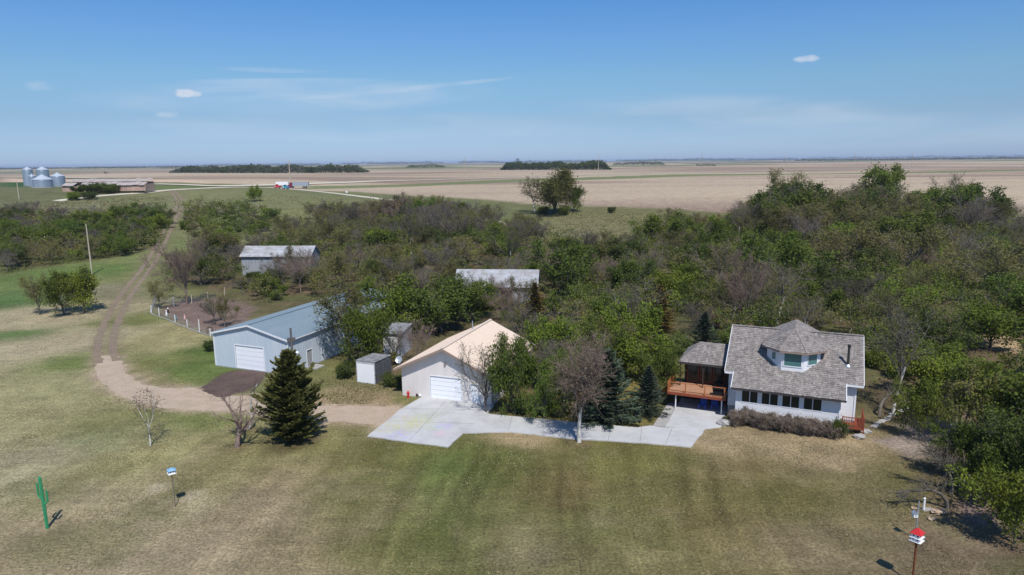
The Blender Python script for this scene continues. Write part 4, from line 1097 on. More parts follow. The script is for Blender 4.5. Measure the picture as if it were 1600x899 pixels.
def skeleton(seed, H, spread, rt, trunk=.38, limbs=5, dens=1.0, droop=0.0, lean=(0, 0), twig=1.0, upright=.5, twigr=.014, stems=1):
    rn = random.Random(seed)
    segs = [[], [], [], []]; tips = []
    def rv(s): return Vector((rn.gauss(0, s), rn.gauss(0, s), rn.gauss(0, s)))
    def grow(p, d, L, r, lv, upw):
        n = (6, 6, 4, 3)[lv]; st = L / n; r1 = r * (.5, .3, .3, .4)[lv]
        pts = [(p, r, d)]
        for i in range(n):
            d = (d + rv((.07, .16, .2, .22)[lv]) + Vector((0, 0, upw * .12))).normalized()
            q = p + d * st; ra = r + (r1 - r) * i / n; rb_ = r + (r1 - r) * (i + 1) / n
            segs[lv].append((*p, *q, ra, rb_)); p = q; pts.append((p, rb_, d))
        return pts
    def side(d, ang):
        ax = d.cross(rv(1)).normalized()
        return (Matrix.Rotation(ang, 3, ax) @ d).normalized()
    for sN in range(stems):
        d0 = Vector((lean[0] + (rn.gauss(0, .35) if stems > 1 else 0), lean[1] + (rn.gauss(0, .35) if stems > 1 else 0), 1)).normalized()
        tr = grow(Vector((rn.gauss(0, .25) * (stems > 1), rn.gauss(0, .25) * (stems > 1), -.15)), d0, H * trunk, rt, 0, .6)
        starts = []
        tp, trd, td = tr[-1]
        for k in range(limbs):
            a = 2 * math.pi * (k + rn.random() * .6) / limbs
            tilt = rn.uniform(.25, .8) * spread
            d = Vector((math.cos(a) * tilt, math.sin(a) * tilt, 1)).normalized()
            i = rn.randint(3, 6) if k else 6
            starts.append((tr[i][0], d, H * (1 - trunk * i / 6) * rn.uniform(.72, .98), tr[i][1] * .75))
        for p, d, L, r in starts:
            lim = grow(p, d, L, r, 1, upright)
            for i in range(1, 7):
                for _ in range(2 if rn.random() < .85 * dens else 1):
                    pp, rr, dd = lim[i]
                    L2 = L * .46 * (1.15 - .12 * i) * rn.uniform(.6, 1.1)
                    br = grow(pp, side(dd, rn.uniform(.5, 1.05)), L2, max(rr * .55, twigr * 1.6), 2, upright * .5 - droop)
                    for j in range(1, 5):
                        q, rq, dq = br[j]
                        for _ in range(max(1, round(3 * dens * twig)) if j else 1):
                            L3 = L2 * rn.uniform(.3, .6) + .25
                            tw = grow(q, side(dq, rn.uniform(.4, 1.1)), L3, twigr, 3, .2 - droop)
                            tips += [tw[1][0], tw[2][0], tw[3][0]]
    return segs, tips
def tree_meshes(name, seed, H, spread, rt, bark, leaf=None, nleaf=0, lsize=.14, clump=.3, twig_mat=None, leaf_low=None, dark_limbs=False, **kw):
    segs, tips = skeleton(seed, H, spread, rt, **kw)
    rg = np.random.default_rng(seed)
    if dark_limbs: segs[2] = segs[2] + segs[1]; segs[1] = []
    V, F = prisms(segs[0] + segs[1], 6)
    tm = np_mesh('trunk', V, F, [MT[bark]], smooth=True)
    parts = [prisms(segs[2], 4), prisms(segs[3], 3)]
    Vs = [p[0] for p in parts]; Fs = [parts[0][1], parts[1][1] + len(parts[0][0])]
    nv = len(Vs[0]) + len(Vs[1]); nf = len(Fs[0]) + len(Fs[1])
    mi = np.zeros(nf, int)
    mats = [MT[twig_mat or bark]]
    if nleaf:
        T = np.array([tuple(t_) for t_ in tips])
        sel = rg.integers(0, len(T), nleaf)
        # leaf cover differs from twig group to twig group
        w_ = vnoise(T[:, 0] * 1.0 + T[:, 2] * .7, T[:, 1] + T[:, 2] * .4, 1.3, seed % 17)
        keep = w_[sel] > rg.uniform(.12, .55, nleaf)
        sel = sel[keep]
        Cc = T[sel] + rg.normal(size=(len(sel), 3)) * clump
        V2, F2 = quads(Cc, lsize, rg)
        Vs.append(V2); Fs.append(F2 + nv); mi = np.concatenate([mi, np.ones(len(F2), int)]); mats.append(MT[leaf])
    cm = np_mesh('crown', np.concatenate(Vs), np.concatenate(Fs), mats, mi)
    top = max(s[5] for s in segs[3]) if segs[3] else H
    zc = np.concatenate(Vs)[:, :]
    wdt = np.percentile(np.hypot(zc[:, 0], zc[:, 1]), 96)
    return dict(name=name, trunk=tm, crown=cm, h=float(np.percentile(zc[:, 2], 99.7)), w=float(wdt), leaves=Cc if nleaf else None, segs=np.array(segs[1] + segs[2] + segs[3]), bark=twig_mat or bark, leaf=leaf)
def conifer_meshes(name, seed, H, Rb, needle, bark='bark', ragged_=.12, low=.06, lean=0, tufts=1.0, power=.9, nsz=.13, droop=.25, belly=0.0, step=1.0):
    rn = random.Random(seed); rg = np.random.default_rng(seed)
    segs = [(0, 0, -.1, 0, 0, H * .5, .022 * H, .012 * H), (0, 0, H * .5, 0, 0, H * .97, .012 * H, .01)]
    bs_, C, Dd = [], [], []
    z = H * low
    while z < H * .98:
        fr_ = (z / H - low) / (1 - low)
        R_ = Rb * (1 - fr_) ** power * (1 + .0) + .12
        if belly: R_ = Rb * min(1, .62 + fr_ * belly) * (1 - fr_ ** 1.75) ** .85 * rn.uniform(.80, 1.12) + .15
        nb = rn.randint(6, 8) if fr_ < .8 else 5
        a0_ = rn.random() * 6.28
        for k in range(nb):
            a = a0_ + 6.283 * k / nb + rn.gauss(0, .15); L = R_ * (1 + rn.gauss(0, ragged_)) 
            if rn.random() < ragged_ * .5: L *= .6
            lift = .25 + .55 * fr_
            p = Vector((0, 0, z)); 
            n = 5; d = Vector((math.cos(a), math.sin(a), lift - droop * .6)).normalized()
            for i in range(n):
                d2 = (d + Vector((rn.gauss(0, .06), rn.gauss(0, .06), (i - 2) * .07))).normalized()
                q = p + d2 * L / n
                bs_.append((*p, *q, .02 * (1 - i / n) + .008, .02 * (1 - (i + 1) / n) + .006))
                wdt = (.36 * L) * (1 - .75 * i / n) * .55 + .06
                m_ = int((9 + 17 * wdt) * tufts * (1.3 if i > 1 else .8))
                ax = d2.cross(Vector((0, 0, 1))).normalized()
                for _ in range(m_):
                    s_ = rn.uniform(-1, 1) * wdt; tt = rn.random()
                    c = p + (q - p) * tt + ax * s_ + Vector((0, 0, -abs(s_) * droop * .8 + rn.gauss(0, .035)))
                    C.append(tuple(c)); dd = (d2 + ax * (s_ / (wdt + .01)) * .8 + Vector((rn.gauss(0, .3), rn.gauss(0, .3), rn.gauss(0, .2)))).normalized(); Dd.append(tuple(dd))
                p = q
        z += (H * .035 + .10) * step
    C, Dd = np.array(C), np.array(Dd); n = len(C)
    b = np.cross(Dd, rg.normal(size=(n, 3))); b /= np.linalg.norm(b, axis=1, keepdims=True)
    s = (nsz * rg.uniform(.7, 1.5, n))[:, None]
    V2 = np.stack([C - Dd * s, C + b * s * .38, C + Dd * s * 1.1, C - b * s * .38], 1).reshape(-1, 3); F2 = np.arange(4 * n).reshape(-1, 4)
    V1, F1 = prisms(bs_, 3)
    cm = np_mesh('crown', np.concatenate([V1, V2]), np.concatenate([F1, F2 + len(V1)]), [MT[bark], MT[needle]], np.concatenate([np.zeros(len(F1), int), np.ones(len(F2), int)]))
    Vt, Ft = prisms(segs, 7)
    return dict(name=name, trunk=np_mesh('trunk', Vt, Ft, [MT[bark]], smooth=True), crown=cm, h=H, w=Rb)
def bush_meshes(name, seed, H, W, bark, leaf=None, nleaf=2500, lsize=.12, clump=.16, **kw):
    kw.setdefault('stems', 4); kw.setdefault('trunk', .25); kw.setdefault('limbs', 3)
    return tree_meshes(name, seed, H, W, .05, bark, leaf, nleaf, lsize, clump, **kw)
PR = {}
def P_(key, d): PR.setdefault(key, []).append(d)
for i in range(4): P_('green', tree_meshes('leafy_tree', 10 + i, 7.5, 1.25, .17, 'bark', ('leaf_green', 'leaf_green', 'leaf_dark', 'leaf_green')[i], 9000, .13, .26, trunk=.30, limbs=6, twig=.8))
for i in range(2): P_('bright', tree_meshes('leafy_tree', 20 + i, 6.0, 1.3, .14, 'bark', 'leaf_bright', 9500, .13, .26, trunk=.25, limbs=6, twig=.8))
for i in range(2): P_('dark', tree_meshes('leafy_tree', 25 + i, 6.5, 1.35, .15, 'bark', 'leaf_dark', 11000, .14, .28, trunk=.22, limbs=7, twig=.8))
for i in range(4): P_('olive', tree_meshes('budding_tree', 30 + i, 8.0, 1.1, .17, 'bark', 'leaf_olive', 4200, .10, .22, trunk=.33, limbs=5, twig=1.2, twig_mat='twig_bud'))
for i in range(4): P_('bare', tree_meshes('bare_tree', 40 + i, 8.0, 1.1, .17, 'bark', 'leaf_tan', 700, .08, .2, trunk=.33, limbs=6, twig=1.5, dens=1.05))
for i in range(3): P_('mauve', tree_meshes('bare_tree', 50 + i, 7.5, 1.0, .14, 'bark_mauve', 'leaf_tan', 600, .07, .2, trunk=.35, limbs=6, twig=1.6))
for i in range(2): P_('pale', tree_meshes('pale_trunked_tree', 60 + i, 9.0, .8, .17, 'bark_pale', 'leaf_olive', 1500, .09, .22, trunk=.45, limbs=5, twig=1.0, twig_mat='bark', dark_limbs=True))
for i in range(3): P_('bush', bush_meshes('shrub', 70 + i, 2.6, 1.6, 'bark', ('leaf_green', 'leaf_dark', 'leaf_bright')[i], 4200, .12, .2, twig=.6))
for i in range(2): P_('twigbush', bush_meshes('shrub', 80 + i, 2.4, 1.5, ('bark', 'bark_mauve')[i], 'leaf_olive', 900, .08, .15, twig=.9))
P_('spruce', conifer_meshes('spruce', 90, 7.5, 2.6, 'needle_blue', ragged_=.12))
P_('pinegreen', conifer_meshes('spruce', 91, 7.5, 2.4, 'needle_green', ragged_=.2))
P_('yellowspruce', conifer_meshes('spruce', 92, 7.5, 2.0, 'needle_yellow', ragged_=.25))

KEEP = []     # regions of the place that stay open to view: (px rect, depth of the thing)
def keep(x0, y0, x1, y1, px, py): KEEP.append((x0, y0, x1, y1, at(px, py).y))
keep(374, 388, 432, 428, 376, 432); keep(712, 428, 826, 450, 730, 470)
keep(336, 458, 545, 600, 452, 590); keep(556, 550, 612, 598, 560, 598); keep(598, 508, 632, 552, 600, 555)
keep(618, 502, 790, 640, 629, 618); keep(1042, 534, 1358, 690, 1147, 660); keep(150, 395, 232, 560, 150, 556); keep(245, 300, 292, 395, 260, 360)
keep(430, 286, 600, 312, 450, 296); keep(232, 466, 330, 530, 320, 520); keep(960, 585, 1040, 660, 1000, 640); keep(885, 332, 1000, 356, 930, 350); keep(1512, 526, 1600, 548, 1560, 560)
keep(400, 300, 480, 330, 440, 350); keep(460, 326, 560, 345, 500, 380)
def blocked(p, h, r, see=0.0):
    x, yb = project(p.x, p.y, p.z); _, yt = project(p.x, p.y, p.z + h)
    rp = r * FPX / (p.y + 4)
    for x0, y0, x1, y1, dep in KEEP:
        if p.y < dep + 1.5 and x + rp * .75 > x0 and x - rp * .75 < x1 and yb > y0 and yt + 3 < y1 and random.random() > see:
            return True
    return False
FOOT = []
for e, x0, x1, y0, y1 in ((B, -1.5, 13, -3, 27.5), (C, -1.5, 11.6, -4, 14), (S1, -.8, 3.3, -2, 4.5), (S2, -.8, 3.3, -2, 5.2), (HO, -8.5, 12.2, -5, 13.5)):
    FOOT.append((e.matrix_world.inverted(), x0, x1, y0, y1))
for o in bpy.data.objects:
    if o.name.startswith('old_barn') and o.type == 'EMPTY': FOOT.append((o.matrix_world.inverted(), -1.2, 17, -1.5, 8.5))
bpy.context.view_layer.update()
FOOT = [(e.matrix_world.inverted(), a, b_, c, d) for (e, a, b_, c, d) in [(B, -1.5, 13, -3, 27.5), (C, -1.5, 11.6, -4, 14), (S1, -.8, 3.3, -2, 4.5), (S2, -.8, 3.3, -2, 5.2), (HO, -8.5, 12.2, -5, 13.5)] + [(o, -1.2, 16.5, -1.5, 8.5) for o in bpy.data.objects if o.name.startswith('old_barn') and o.type == 'EMPTY']]
def in_foot(p, pad=0.0):
    for mi_, x0, x1, y0, y1 in FOOT:
        q = mi_ @ Vector((p.x, p.y, 0))
        if x0 - pad < q.x < x1 + pad and y0 - pad < q.y < y1 + pad: return True
    return False
PLANTS = []
PROTO = {}
NAME = dict(green='leafy_tree', bright='leafy_tree', dark='leafy_tree', olive='budding_tree', bare='bare_tree', mauve='bare_tree', pale='pale_trunked_tree', bush='shrub', twigbush='shrub', spruce='spruce', pinegreen='spruce', yellowspruce='spruce', custom='tree')
def plant(key, p, h, wf=1.0, label=None, var=None, rz=None, group=None, cat=None, name=None):
    d = PR[key][var if var is not None else random.randrange(len(PR[key]))]
    pid = id(d)
    if pid not in PROTO:
        root = empty(d['name'], (0, 0, 0)); link('trunk', d['trunk'], root); link('crown', d['crown'], root)
        PROTO[pid] = root
    else:
        root = PROTO[pid].copy(); COL.objects.link(root)
        for ch in PROTO[pid].children:
            c = ch.copy(); COL.objects.link(c); c.parent = root
    if name: root.name = name
    s = h / d['h']
    for k_ in ('label', 'group'):
        if k_ in root: del root[k_]
    root.location = p; root.rotation_euler = (0, 0, random.uniform(0, 6.28) if rz is None else rz); root.scale = (s * wf, s * wf, s)
    cat = cat or {'shrub': 'shrub', 'spruce': 'spruce'}.get(d['name'], 'tree')
    root['category'] = cat
    if label: root['label'] = label
    if group: root['group'] = group
    else: root['group'] = dict(tree='trees of the wood and yard', shrub='shrubs of the wood and yard', spruce='spruces of the yard')[cat] if not label else ''
    if not root['group']: del root['group']
    PLANTS.append((root, key, p, h))
    return root
def plant_px(key, px, py, top, wpx=None, label=None, var=None, rz=None, **k):
    p = at(px, py); h = tall(p, top); d = PR[key][var or 0]
    wf = 1.0
    if wpx: wf = (wpx / 2 * (p.y * cp + 4) / FPX) / (d['w'] * h / d['h'])
    return plant(key, p, h, wf, label, var or 0, rz, **k)

# single trees that stand out
PR['frontpine'] = [conifer_meshes('pine', 101, 8.4, 3.05, 'needle_green', ragged_=.20, low=.03, tufts=1.9, belly=2.4, nsz=.15, droop=-.1, step=.62)]
plant_px('frontpine', 459, 688, 548, None, 'dark bushy pine standing alone on the lawn before the blue shed', cat='pine')
PR['broadspruce'] = [conifer_meshes('spruce', 95, 7.6, 3.0, 'needle_blue', ragged_=.14, low=.03, tufts=1.7, power=.72, nsz=.14, droop=.2)]
PR['fieldtree'] = [tree_meshes('leafy_tree', 141, 8.5, 1.35, .3, 'bark', 'leaf_olive', 15000, .14, .32, trunk=.18, limbs=9, twig=1.2, twig_mat='twig_bud', upright=.4)]
MT['straw'] = mat('straw', (.30, .245, .205), .95, n1=(.8, (.20, .165, .14), .8), rand=.15)
PR['straw'] = [bush_meshes('shrub', 86 + i, 2.3, 1.2, 'straw', 'leaf_tan', 1500, .08, .2, twig=1.5, dens=1.2) for i in range(2)]
PR['fa'] = [tree_meshes('young_birch', 110, 4.6, .8, .07, 'bark_pale', 'leaf_tan', 500, .06, .14, trunk=.35, limbs=4, twig=.7, twig_mat='twig_bud', twigr=.009, dens=.7)]
plant_px('fa', 235, 697, 612, None, 'small budding birch left of the crooked bare tree beside the gravel lane')
PR['fb'] = [tree_meshes('bare_tree', 117, 4.8, 1.9, .17, 'bark_mauve', None, 0, trunk=.42, limbs=6, twig=.5, twigr=.011, dens=.55, lean=(-.15, 0), upright=.45)]
plant_px('fb', 370, 699, 612, 108, 'crooked leafless tree with spreading branches on the lawn by the gravel lane')
def curved_birch():
    rn = random.Random(5)
    segs = []; p = Vector((0, 0, -.1)); path = [(.0, 0, 0), (.28, 0, .5), (.45, 0, 1.2), (.42, .05, 2.1), (.5, 0, 3.0), (.85, 0, 3.9), (1.25, 0, 4.5)]
    for a, b in zip(path[:-1], path[1:]): 
        i = path.index(a); segs.append((*a, *b, .15 - .018 * i, .132 - .018 * i))
    V, F = prisms(segs, 7); tm = np_mesh('trunk', V, F, [MT['bark_pale']], smooth=True)
    tw, l2 = [], []
    for k in range(26):
        q = Vector(path[4]).lerp(Vector(path[6]), rn.random()); d = Vector((rn.gauss(.1, .6), rn.gauss(0, .6), .8 + rn.random())).normalized(); L = rn.uniform(.4, 1.0)
        for i in range(4):
            r_ = q + d * L / 4; l2.append((*q, *r_, .016 - .003 * i, .013 - .003 * i)); q = r_; d = (d + Vector((rn.gauss(0, .2), rn.gauss(0, .2), .05))).normalized()
            for _ in range(3):
                e = (d + Vector((rn.gauss(0, .6), rn.gauss(0, .6), rn.gauss(0, .4)))).normalized() * rn.uniform(.15, .4); tw.append((*q, *(q + e), .007, .004))
    V1, F1 = prisms(l2, 3); V2, F2 = prisms(tw, 3)
    return dict(name='young_birch', trunk=tm, crown=np_mesh('crown', np.concatenate([V1, V2]), np.concatenate([F1, F2 + len(V1)]), [MT['bark_mauve']]), h=5.4, w=1.2)
PR['fc'] = [curved_birch()]
plant('fc', at(388, 671), 5.5, 1.0, 'slender birch with a bent white trunk beside the dark pine', 0, 0.0)
PR['fd'] = [tree_meshes('tall_birch', 123, 9.6, .55, .21, 'bark_pale', 'leaf_tan', 2400, .08, .22, trunk=.36, limbs=7, twig=1.7, twig_mat='bark_mauve', twigr=.013, dens=1.1, upright=.6, dark_limbs=True)]
plant_px('fd', 905, 691, 525, 100, 'tall pale trunked birch with reddish bare crown standing beside the concrete drive')
PR['fe'] = [tree_meshes('bare_tree', 131, 6.6, .85, .13, 'bark', 'leaf_olive', 900, .07, .16, trunk=.25, limbs=6, twig=.9, twigr=.012, dens=.9, twig_mat='bark')]
plant_px('fe', 760, 645, 534, 92, 'thin twiggy tree in front of the right corner of the cream garage')
plant_px('broadspruce', 947, 657, 545, 112, 'broad blue green spruce beside the concrete drive', cat='spruce')
plant_px('spruce', 1012, 650, 572, 66, 'smaller dark spruce between the broad one and the deck', cat='spruce')
plant_px('spruce', 1100, 548, 488, 56, 'blue spruce behind the roof of the deck wing', cat='spruce')
plant_px('yellowspruce', 836, 520, 442, 56, 'yellow green conifer behind the cream garage', cat='conifer')
plant_px('yellowspruce', 1030, 520, 446, 60, 'thin orange tinged conifer between the wood and the house wing', cat='conifer')
for px, py, top, wd, key, v, lab in (
    (805, 648, 528, 78, 'dark', 0, 'dark green tree against the right wall of the cream garage'), (850, 655, 560, 80, 'green', 1, 'green bushy tree between the garage tree and the tall birch'),
    (880, 650, 540, 80, 'green', 2, 'green tree just behind the tall pale birch'), (800, 610, 520, 90, 'olive', 1, 'olive tree with bare twigs behind the dark one at the garage wall'), (845, 612, 520, 90, 'bare', 2, 'grey bare tree rising behind the garage hedge'),
    (905, 630, 545, 90, 'mauve', 1, 'reddish bare tree behind the tall birch crown'), (1010, 598, 520, 92, 'bright', 0, 'fresh green tree overhanging the left end of the deck'), (1030, 625, 540, 70, 'green', 0, 'green tree with twisted trunk beside the deck stairs'),
    (868, 606, 496, 84, 'bright', 1, 'fresh green tree behind the grey bare one at the garage hedge'), (930, 604, 500, 80, 'green', 0, 'tall green tree between the reddish bare crown and the broad spruce'), (985, 560, 470, 84, 'bright', 0, 'tall fresh green tree standing behind the drive spruces'), (975, 590, 505, 80, 'olive', 2, 'olive tree behind the broad spruce'), (545, 562, 432, 118, 'olive', 0, 'olive budding tree leaning over the right side of the blue shed'), (572, 575, 478, 78, 'bright', 1, 'bright green bush tree between the blue shed and the box shed'),
    (597, 520, 432, 100, 'bright', 0, 'yellow green tree at the far end of the blue shed'), (652, 570, 500, 62, 'mauve', 0, 'purple grey bare tree between the two small sheds and the garage'), (690, 520, 436, 100, 'dark', 1, 'dense dark green tree behind the left slope of the garage roof'),
    (740, 500, 440, 90, 'green', 3, 'green tree behind the garage ridge'), (100, 492, 420, 80, 'green', 0, 'leafy tree with a shadow on the grass left of the two rut track'), (62, 492, 428, 70, 'olive', 1, 'browner tree touching the leafy one left of the track'), (132, 488, 424, 62, 'bright', 1, 'brighter tree nearest the track in the small clump of three'),
    (292, 476, 368, 96, 'mauve', 2, 'big reddish leafless tree at the top of the garden plot'), (248, 482, 440, 52, 'olive', 3, 'small olive tree at the left corner of the garden fence'), (352, 512, 462, 66, 'olive', 2, 'brownish budding tree inside the garden plot'), (335, 505, 458, 50, 'bare', 1, 'small leafless tree inside the garden plot'),
    (443, 452, 395, 70, 'bare', 0, 'grey bare tree covering the right half of the barn behind the garden plot'), (470, 458, 392, 70, 'mauve', 0, 'reddish bare tree off the right end of the barn behind the garden plot'), (415, 462, 430, 50, 'bright', 0, 'low bright bush tree in front of the barn behind the garden plot'), (866, 334, 264, 104, 'fieldtree', 0, 'broad tree standing alone between the meadow and the tan field'), (897, 331, 290, 40, 'bright', 1, 'rounded green tree at the right edge of the broad one'), (835, 333, 276, 50, 'pale', 1, 'taller twiggy tree at the left edge of the broad one'), (397, 315, 290, 26, 'bright', 0, 'small bright tree beside the red and blue vehicles on the rise'),
    (1395, 645, 470, 110, 'pale', 0, 'tall tree with pale double trunk right of the house'), (1225, 346, 264, 96, 'olive', 3, 'tall budding tree on the far crest of the wood, left of the two dark ones'), (1375, 344, 258, 76, 'green', 3, 'tallest green tree on the crest of the wood'), (1475, 345, 270, 60, 'pale', 0, 'flat topped pale tree on the crest of the wood'),
    (1165, 520, 390, 90, 'mauve', 1, 'purple grey bare tree behind the ridge of the house'), (1530, 362, 290, 90, 'dark', 0, 'dark rounded tree at the right end of the wooded crest'),
    (1440, 690, 590, 90, 'green', 1, 'green tree at the lawn edge right of the small red deck'), (1500, 690, 570, 110, 'olive', 0, 'olive tree in the right hand thicket beside the grey path'), (1560, 700, 560, 130, 'green', 3, 'tall green tree in the right hand thicket'),
    (1510, 760, 660, 120, 'green', 0, 'leafy tree over the shadowed lawn edge at the right'), (1580, 780, 640, 130, 'green', 2, 'dark leafy tree at the right border above the mulch'), (1585, 850, 730, 110, 'bright', 1, 'bright leafed tree nearest the lower right corner'),
    (1478, 745, 680, 76, 'bare', 0, 'grey bare tree at the edge of the right hand thicket')):
    plant_px(key, px, py, top, wd, lab, v)
# low dark curved trunk near the small deck, and the crooked dead tree by the mulch
def crooked(name, path, r, seed, bark, ntw, label, px, py, twl=1.0):
    rn = random.Random(seed); segs = [(*a, *b, r * (1 - i / len(path)) + .02, r * (1 - (i + 1) / len(path)) + .02) for i, (a, b) in enumerate(zip(path[:-1], path[1:]))]
    e = empty(name, at(px, py)); V, F = prisms(segs, 7); link('trunk', np_mesh('trunk', V, F, [MT[bark]], smooth=True), e)
    tw = []
    for k in range(ntw):
        f = rn.uniform(.35, 1) * (len(path) - 1); i = min(int(f), len(path) - 2); q = Vector(path[i]).lerp(Vector(path[i + 1]), f - i)
        d = ((Vector(path[i + 1]) - Vector(path[i])).normalized() * .8 + Vector((rn.gauss(0, .5), rn.gauss(0, .5), rn.gauss(.1, .35)))).normalized(); L = rn.uniform(.6, 1.6) * twl
        for j in range(5):
            z = q + d * L / 5; tw.append((*q, *z, .03 * (1 - j / 6), .03 * (1 - (j + 1) / 6))); q = z; d = (d + Vector((rn.gauss(0, .25), rn.gauss(0, .25), rn.gauss(0, .2)))).normalized()
            for _ in range(2):
                g = (d + Vector((rn.gauss(0, .6), rn.gauss(0, .6), rn.gauss(0, .4)))).normalized() * rn.uniform(.2, .6); tw.append((*q, *(q + g), .012, .005))
    V, F = prisms(tw, 3); link('crown', np_mesh('crown', V, F, [MT[bark]]), e)
    return tag(e, label, 'tree')
crooked('leaning_tree', [(0, 0, -.1), (.05, .1, .8), (.4, .3, 1.5), (1.1, .5, 2.0), (1.9, .7, 2.6), (2.4, .9, 3.5)], .17, 3, 'bark', 30, 'dark trunk curving over the lawn just right of the small red deck', 1374, 650)
crooked('dead_tree', [(0, 0, -.1), (-.1, 0, .6), (-.5, .1, 1.1), (-1.3, .2, 1.4), (-2.4, .2, 1.3), (-3.6, .3, 1.1)], .14, 8, 'bark', 40, 'fallen leafless tree lying crooked behind the grey pipe pole', 1480, 795, 1.1)
crooked('dead_tree', [(0, 0, -.1), (.1, .1, .9), (-.2, .3, 1.7), (-.9, .5, 2.5), (-1.5, .7, 3.1)], .12, 18, 'bark', 46, 'grey dead tree arching over the lawn edge above the fallen one', 1486, 772, 1.2)

# hedge before the house
for k in range(11):
    u = .3 + k * .83; q = Hm @ Vector((u, -.75 + .25 * math.sin(k * 2.1), 0))
    plant('straw', q, 1.55 + .14 * math.sin(k * 1.7), 1.05, None, k % 2, k * 1.3)
plant('bush', Hm @ Vector((9.3, -.5, 0)), 1.7, .9, 'green shrub at the right end of the brown hedge', 0)
plant('bush', Hm @ Vector((-.5, -1.0, 0)), .8, .8, 'low green shrub next to the white boulder', 1)
plant('bush', at(848, 336), 3.0, 1.2, 'dark bush at the left foot of the broad tree standing alone', 1); plant('bush', at(882, 336), 3.4, 1.2, 'green bush at the right foot of the broad tree standing alone', 0)
plant('bush', at(955, 333), 2.2, 1.0, 'dark shrub alone at the far meadow edge', 1)
for px, py, h, v, lab in ((610, 604, 1.5, 1, 'dark green shrub right of the box shed'), (628, 606, 1.4, 0, 'shrub against the left wall of the cream garage'), (540, 590, 1.8, 1, 'shrub beneath the olive tree beside the blue shed'), (332, 548, 1.5, 1, 'shrub at the left wall of the blue shed'), (820, 645, 1.8, 1, 'shrub under the dark tree by the garage'), (870, 652, 1.5, 0, 'shrub between the garage and the tall birch')):
    plant('bush', at(px, py), h, 1.1, lab, v)

for px, py, top, wd, key, v, lab in ((455, 440, 384, 60, 'olive', 2, 'budding tree just before the right end of the barn behind the garden plot'), (485, 446, 388, 60, 'bare', 1, 'grey leafless tree past the right end of the barn behind the garden plot'), (700, 478, 428, 60, 'green', 2, 'green tree at the left end of the low barn in the wood'), (618, 562, 512, 44, 'bare', 3, 'thin leafless tree across the front of the old pale shed'), (735, 480, 425, 60, 'bare', 0, 'leafless tree before the left half of the low barn in the wood'), (778, 478, 430, 56, 'mauve', 2, 'leafless reddish tree before the middle of the low barn in the wood'), (812, 480, 432, 56, 'olive', 3, 'budding tree before the right end of the low barn in the wood')):
    plant_px(key, px, py, top, wd, lab, v)
for px, py, h, v, lab in ((715, 482, 2.4, 0, 'green shrub at the left corner of the low barn in the wood'), (742, 485, 2.3, 1, 'dark shrub against the low barn in the wood, second from its left corner'), (768, 484, 2.2, 2, 'bright shrub against the middle of the low barn in the wood'), (795, 486, 2.5, 0, 'green shrub at the right end of the low barn in the wood'), (395, 437, 1.7, 1, 'dark shrub against the barn behind the garden plot'), (425, 437, 2.2, 2, 'bright shrub against the barn behind the garden plot')):
    plant('bush', at(px, py), h, 1.3, lab, v)
# the woods
def sd1(poly, p): return float(poly_sd(poly, np.array([p.x]), np.array([p.y]))[0])
taken = [(q[2].x, q[2].y, 2.6 if q[3] > 3 else 1.0) for q in PLANTS]
def scatter(poly, n_try, dmin, chooser, limit, inset=0.0, pxok=None):
    xs0, xs1 = min(q[0] for q in poly), max(q[0] for q in poly); y0, y1 = min(q[1] for q in poly), max(q[1] for q in poly)
    cnt = 0
    for _ in range(n_try):
        if cnt >= limit: break
        x, y = random.uniform(xs0, xs1), random.uniform(y0, y1)
        p = Vector((x, y, hs(x, y)))
        px, py = project(p.x, p.y, p.z)
        if px < -70 or px > 1690 or py > 960: continue
        if sd1(poly, p) < inset: continue
        key, h, wf, dm = chooser(px, py)
        dm *= dmin
        if any((x - a) ** 2 + (y - b) ** 2 < max(dm, r_) ** 2 for a, b, r_ in taken): continue
        if in_foot(p, .8) or blocked(p, h, h * .45 * wf, .06 if key in ('bare', 'mauve', 'olive') else 0): continue
        taken.append((x, y, dm * .8)); plant(key, p, h, wf); cnt += 1
    return cnt
def pick(pairs):
    r_ = random.random() * sum(w_ for _, w_ in pairs)
    for k, w_ in pairs:
        r_ -= w_
        if r_ <= 0: return k
    return pairs[-1][0]
def chA(px, py):
    k = pick([('green', 4), ('bright', 1.2), ('dark', 2), ('bare', 1.6), ('olive', 1.6)])
    return k, random.uniform(4.6, 6.2), 1.35, 1.0
def chB(px, py):
    if px > 1380 and py > 520: k = pick([('green', 5), ('bright', 3.5), ('olive', 2), ('dark', 1), ('bare', .7)]); h = random.uniform(4.5, 7)
    elif px < 820 and random.random() < .14: k = pick([('pale', 2), ('bare', 2), ('olive', 1)]); h = random.uniform(8.5, 10.5)
    elif px < 820: k = pick([('bare', 3.6), ('mauve', 1.6), ('olive', 3.6), ('green', 2.2), ('bright', .8), ('dark', 1.2), ('pale', .4)]); h = random.uniform(5.2, 8)
    elif px < 1180 and random.random() < .16: k = pick([('pale', 2), ('bare', 2), ('green', 2), ('olive', 1)]); h = random.uniform(8.5, 10.8)
    elif px < 1180: k = pick([('bare', 1.9), ('mauve', .9), ('olive', 3), ('green', 3.4), ('bright', 1.8), ('dark', 1.6), ('pale', .5)]); h = random.uniform(5.2, 8.2)
    else: k = pick([('bare', 2.6), ('mauve', .9), ('olive', 3.6), ('green', 3.0), ('bright', 1.3), ('dark', 1.8), ('pale', .9)]); h = random.uniform(6.2, 9.0) if random.random() < .72 else random.uniform(9, 12)
    if k in ('bright', 'dark'): h *= .85
    return k, h, 1.3, 1.0 if h < 8 else 1.1
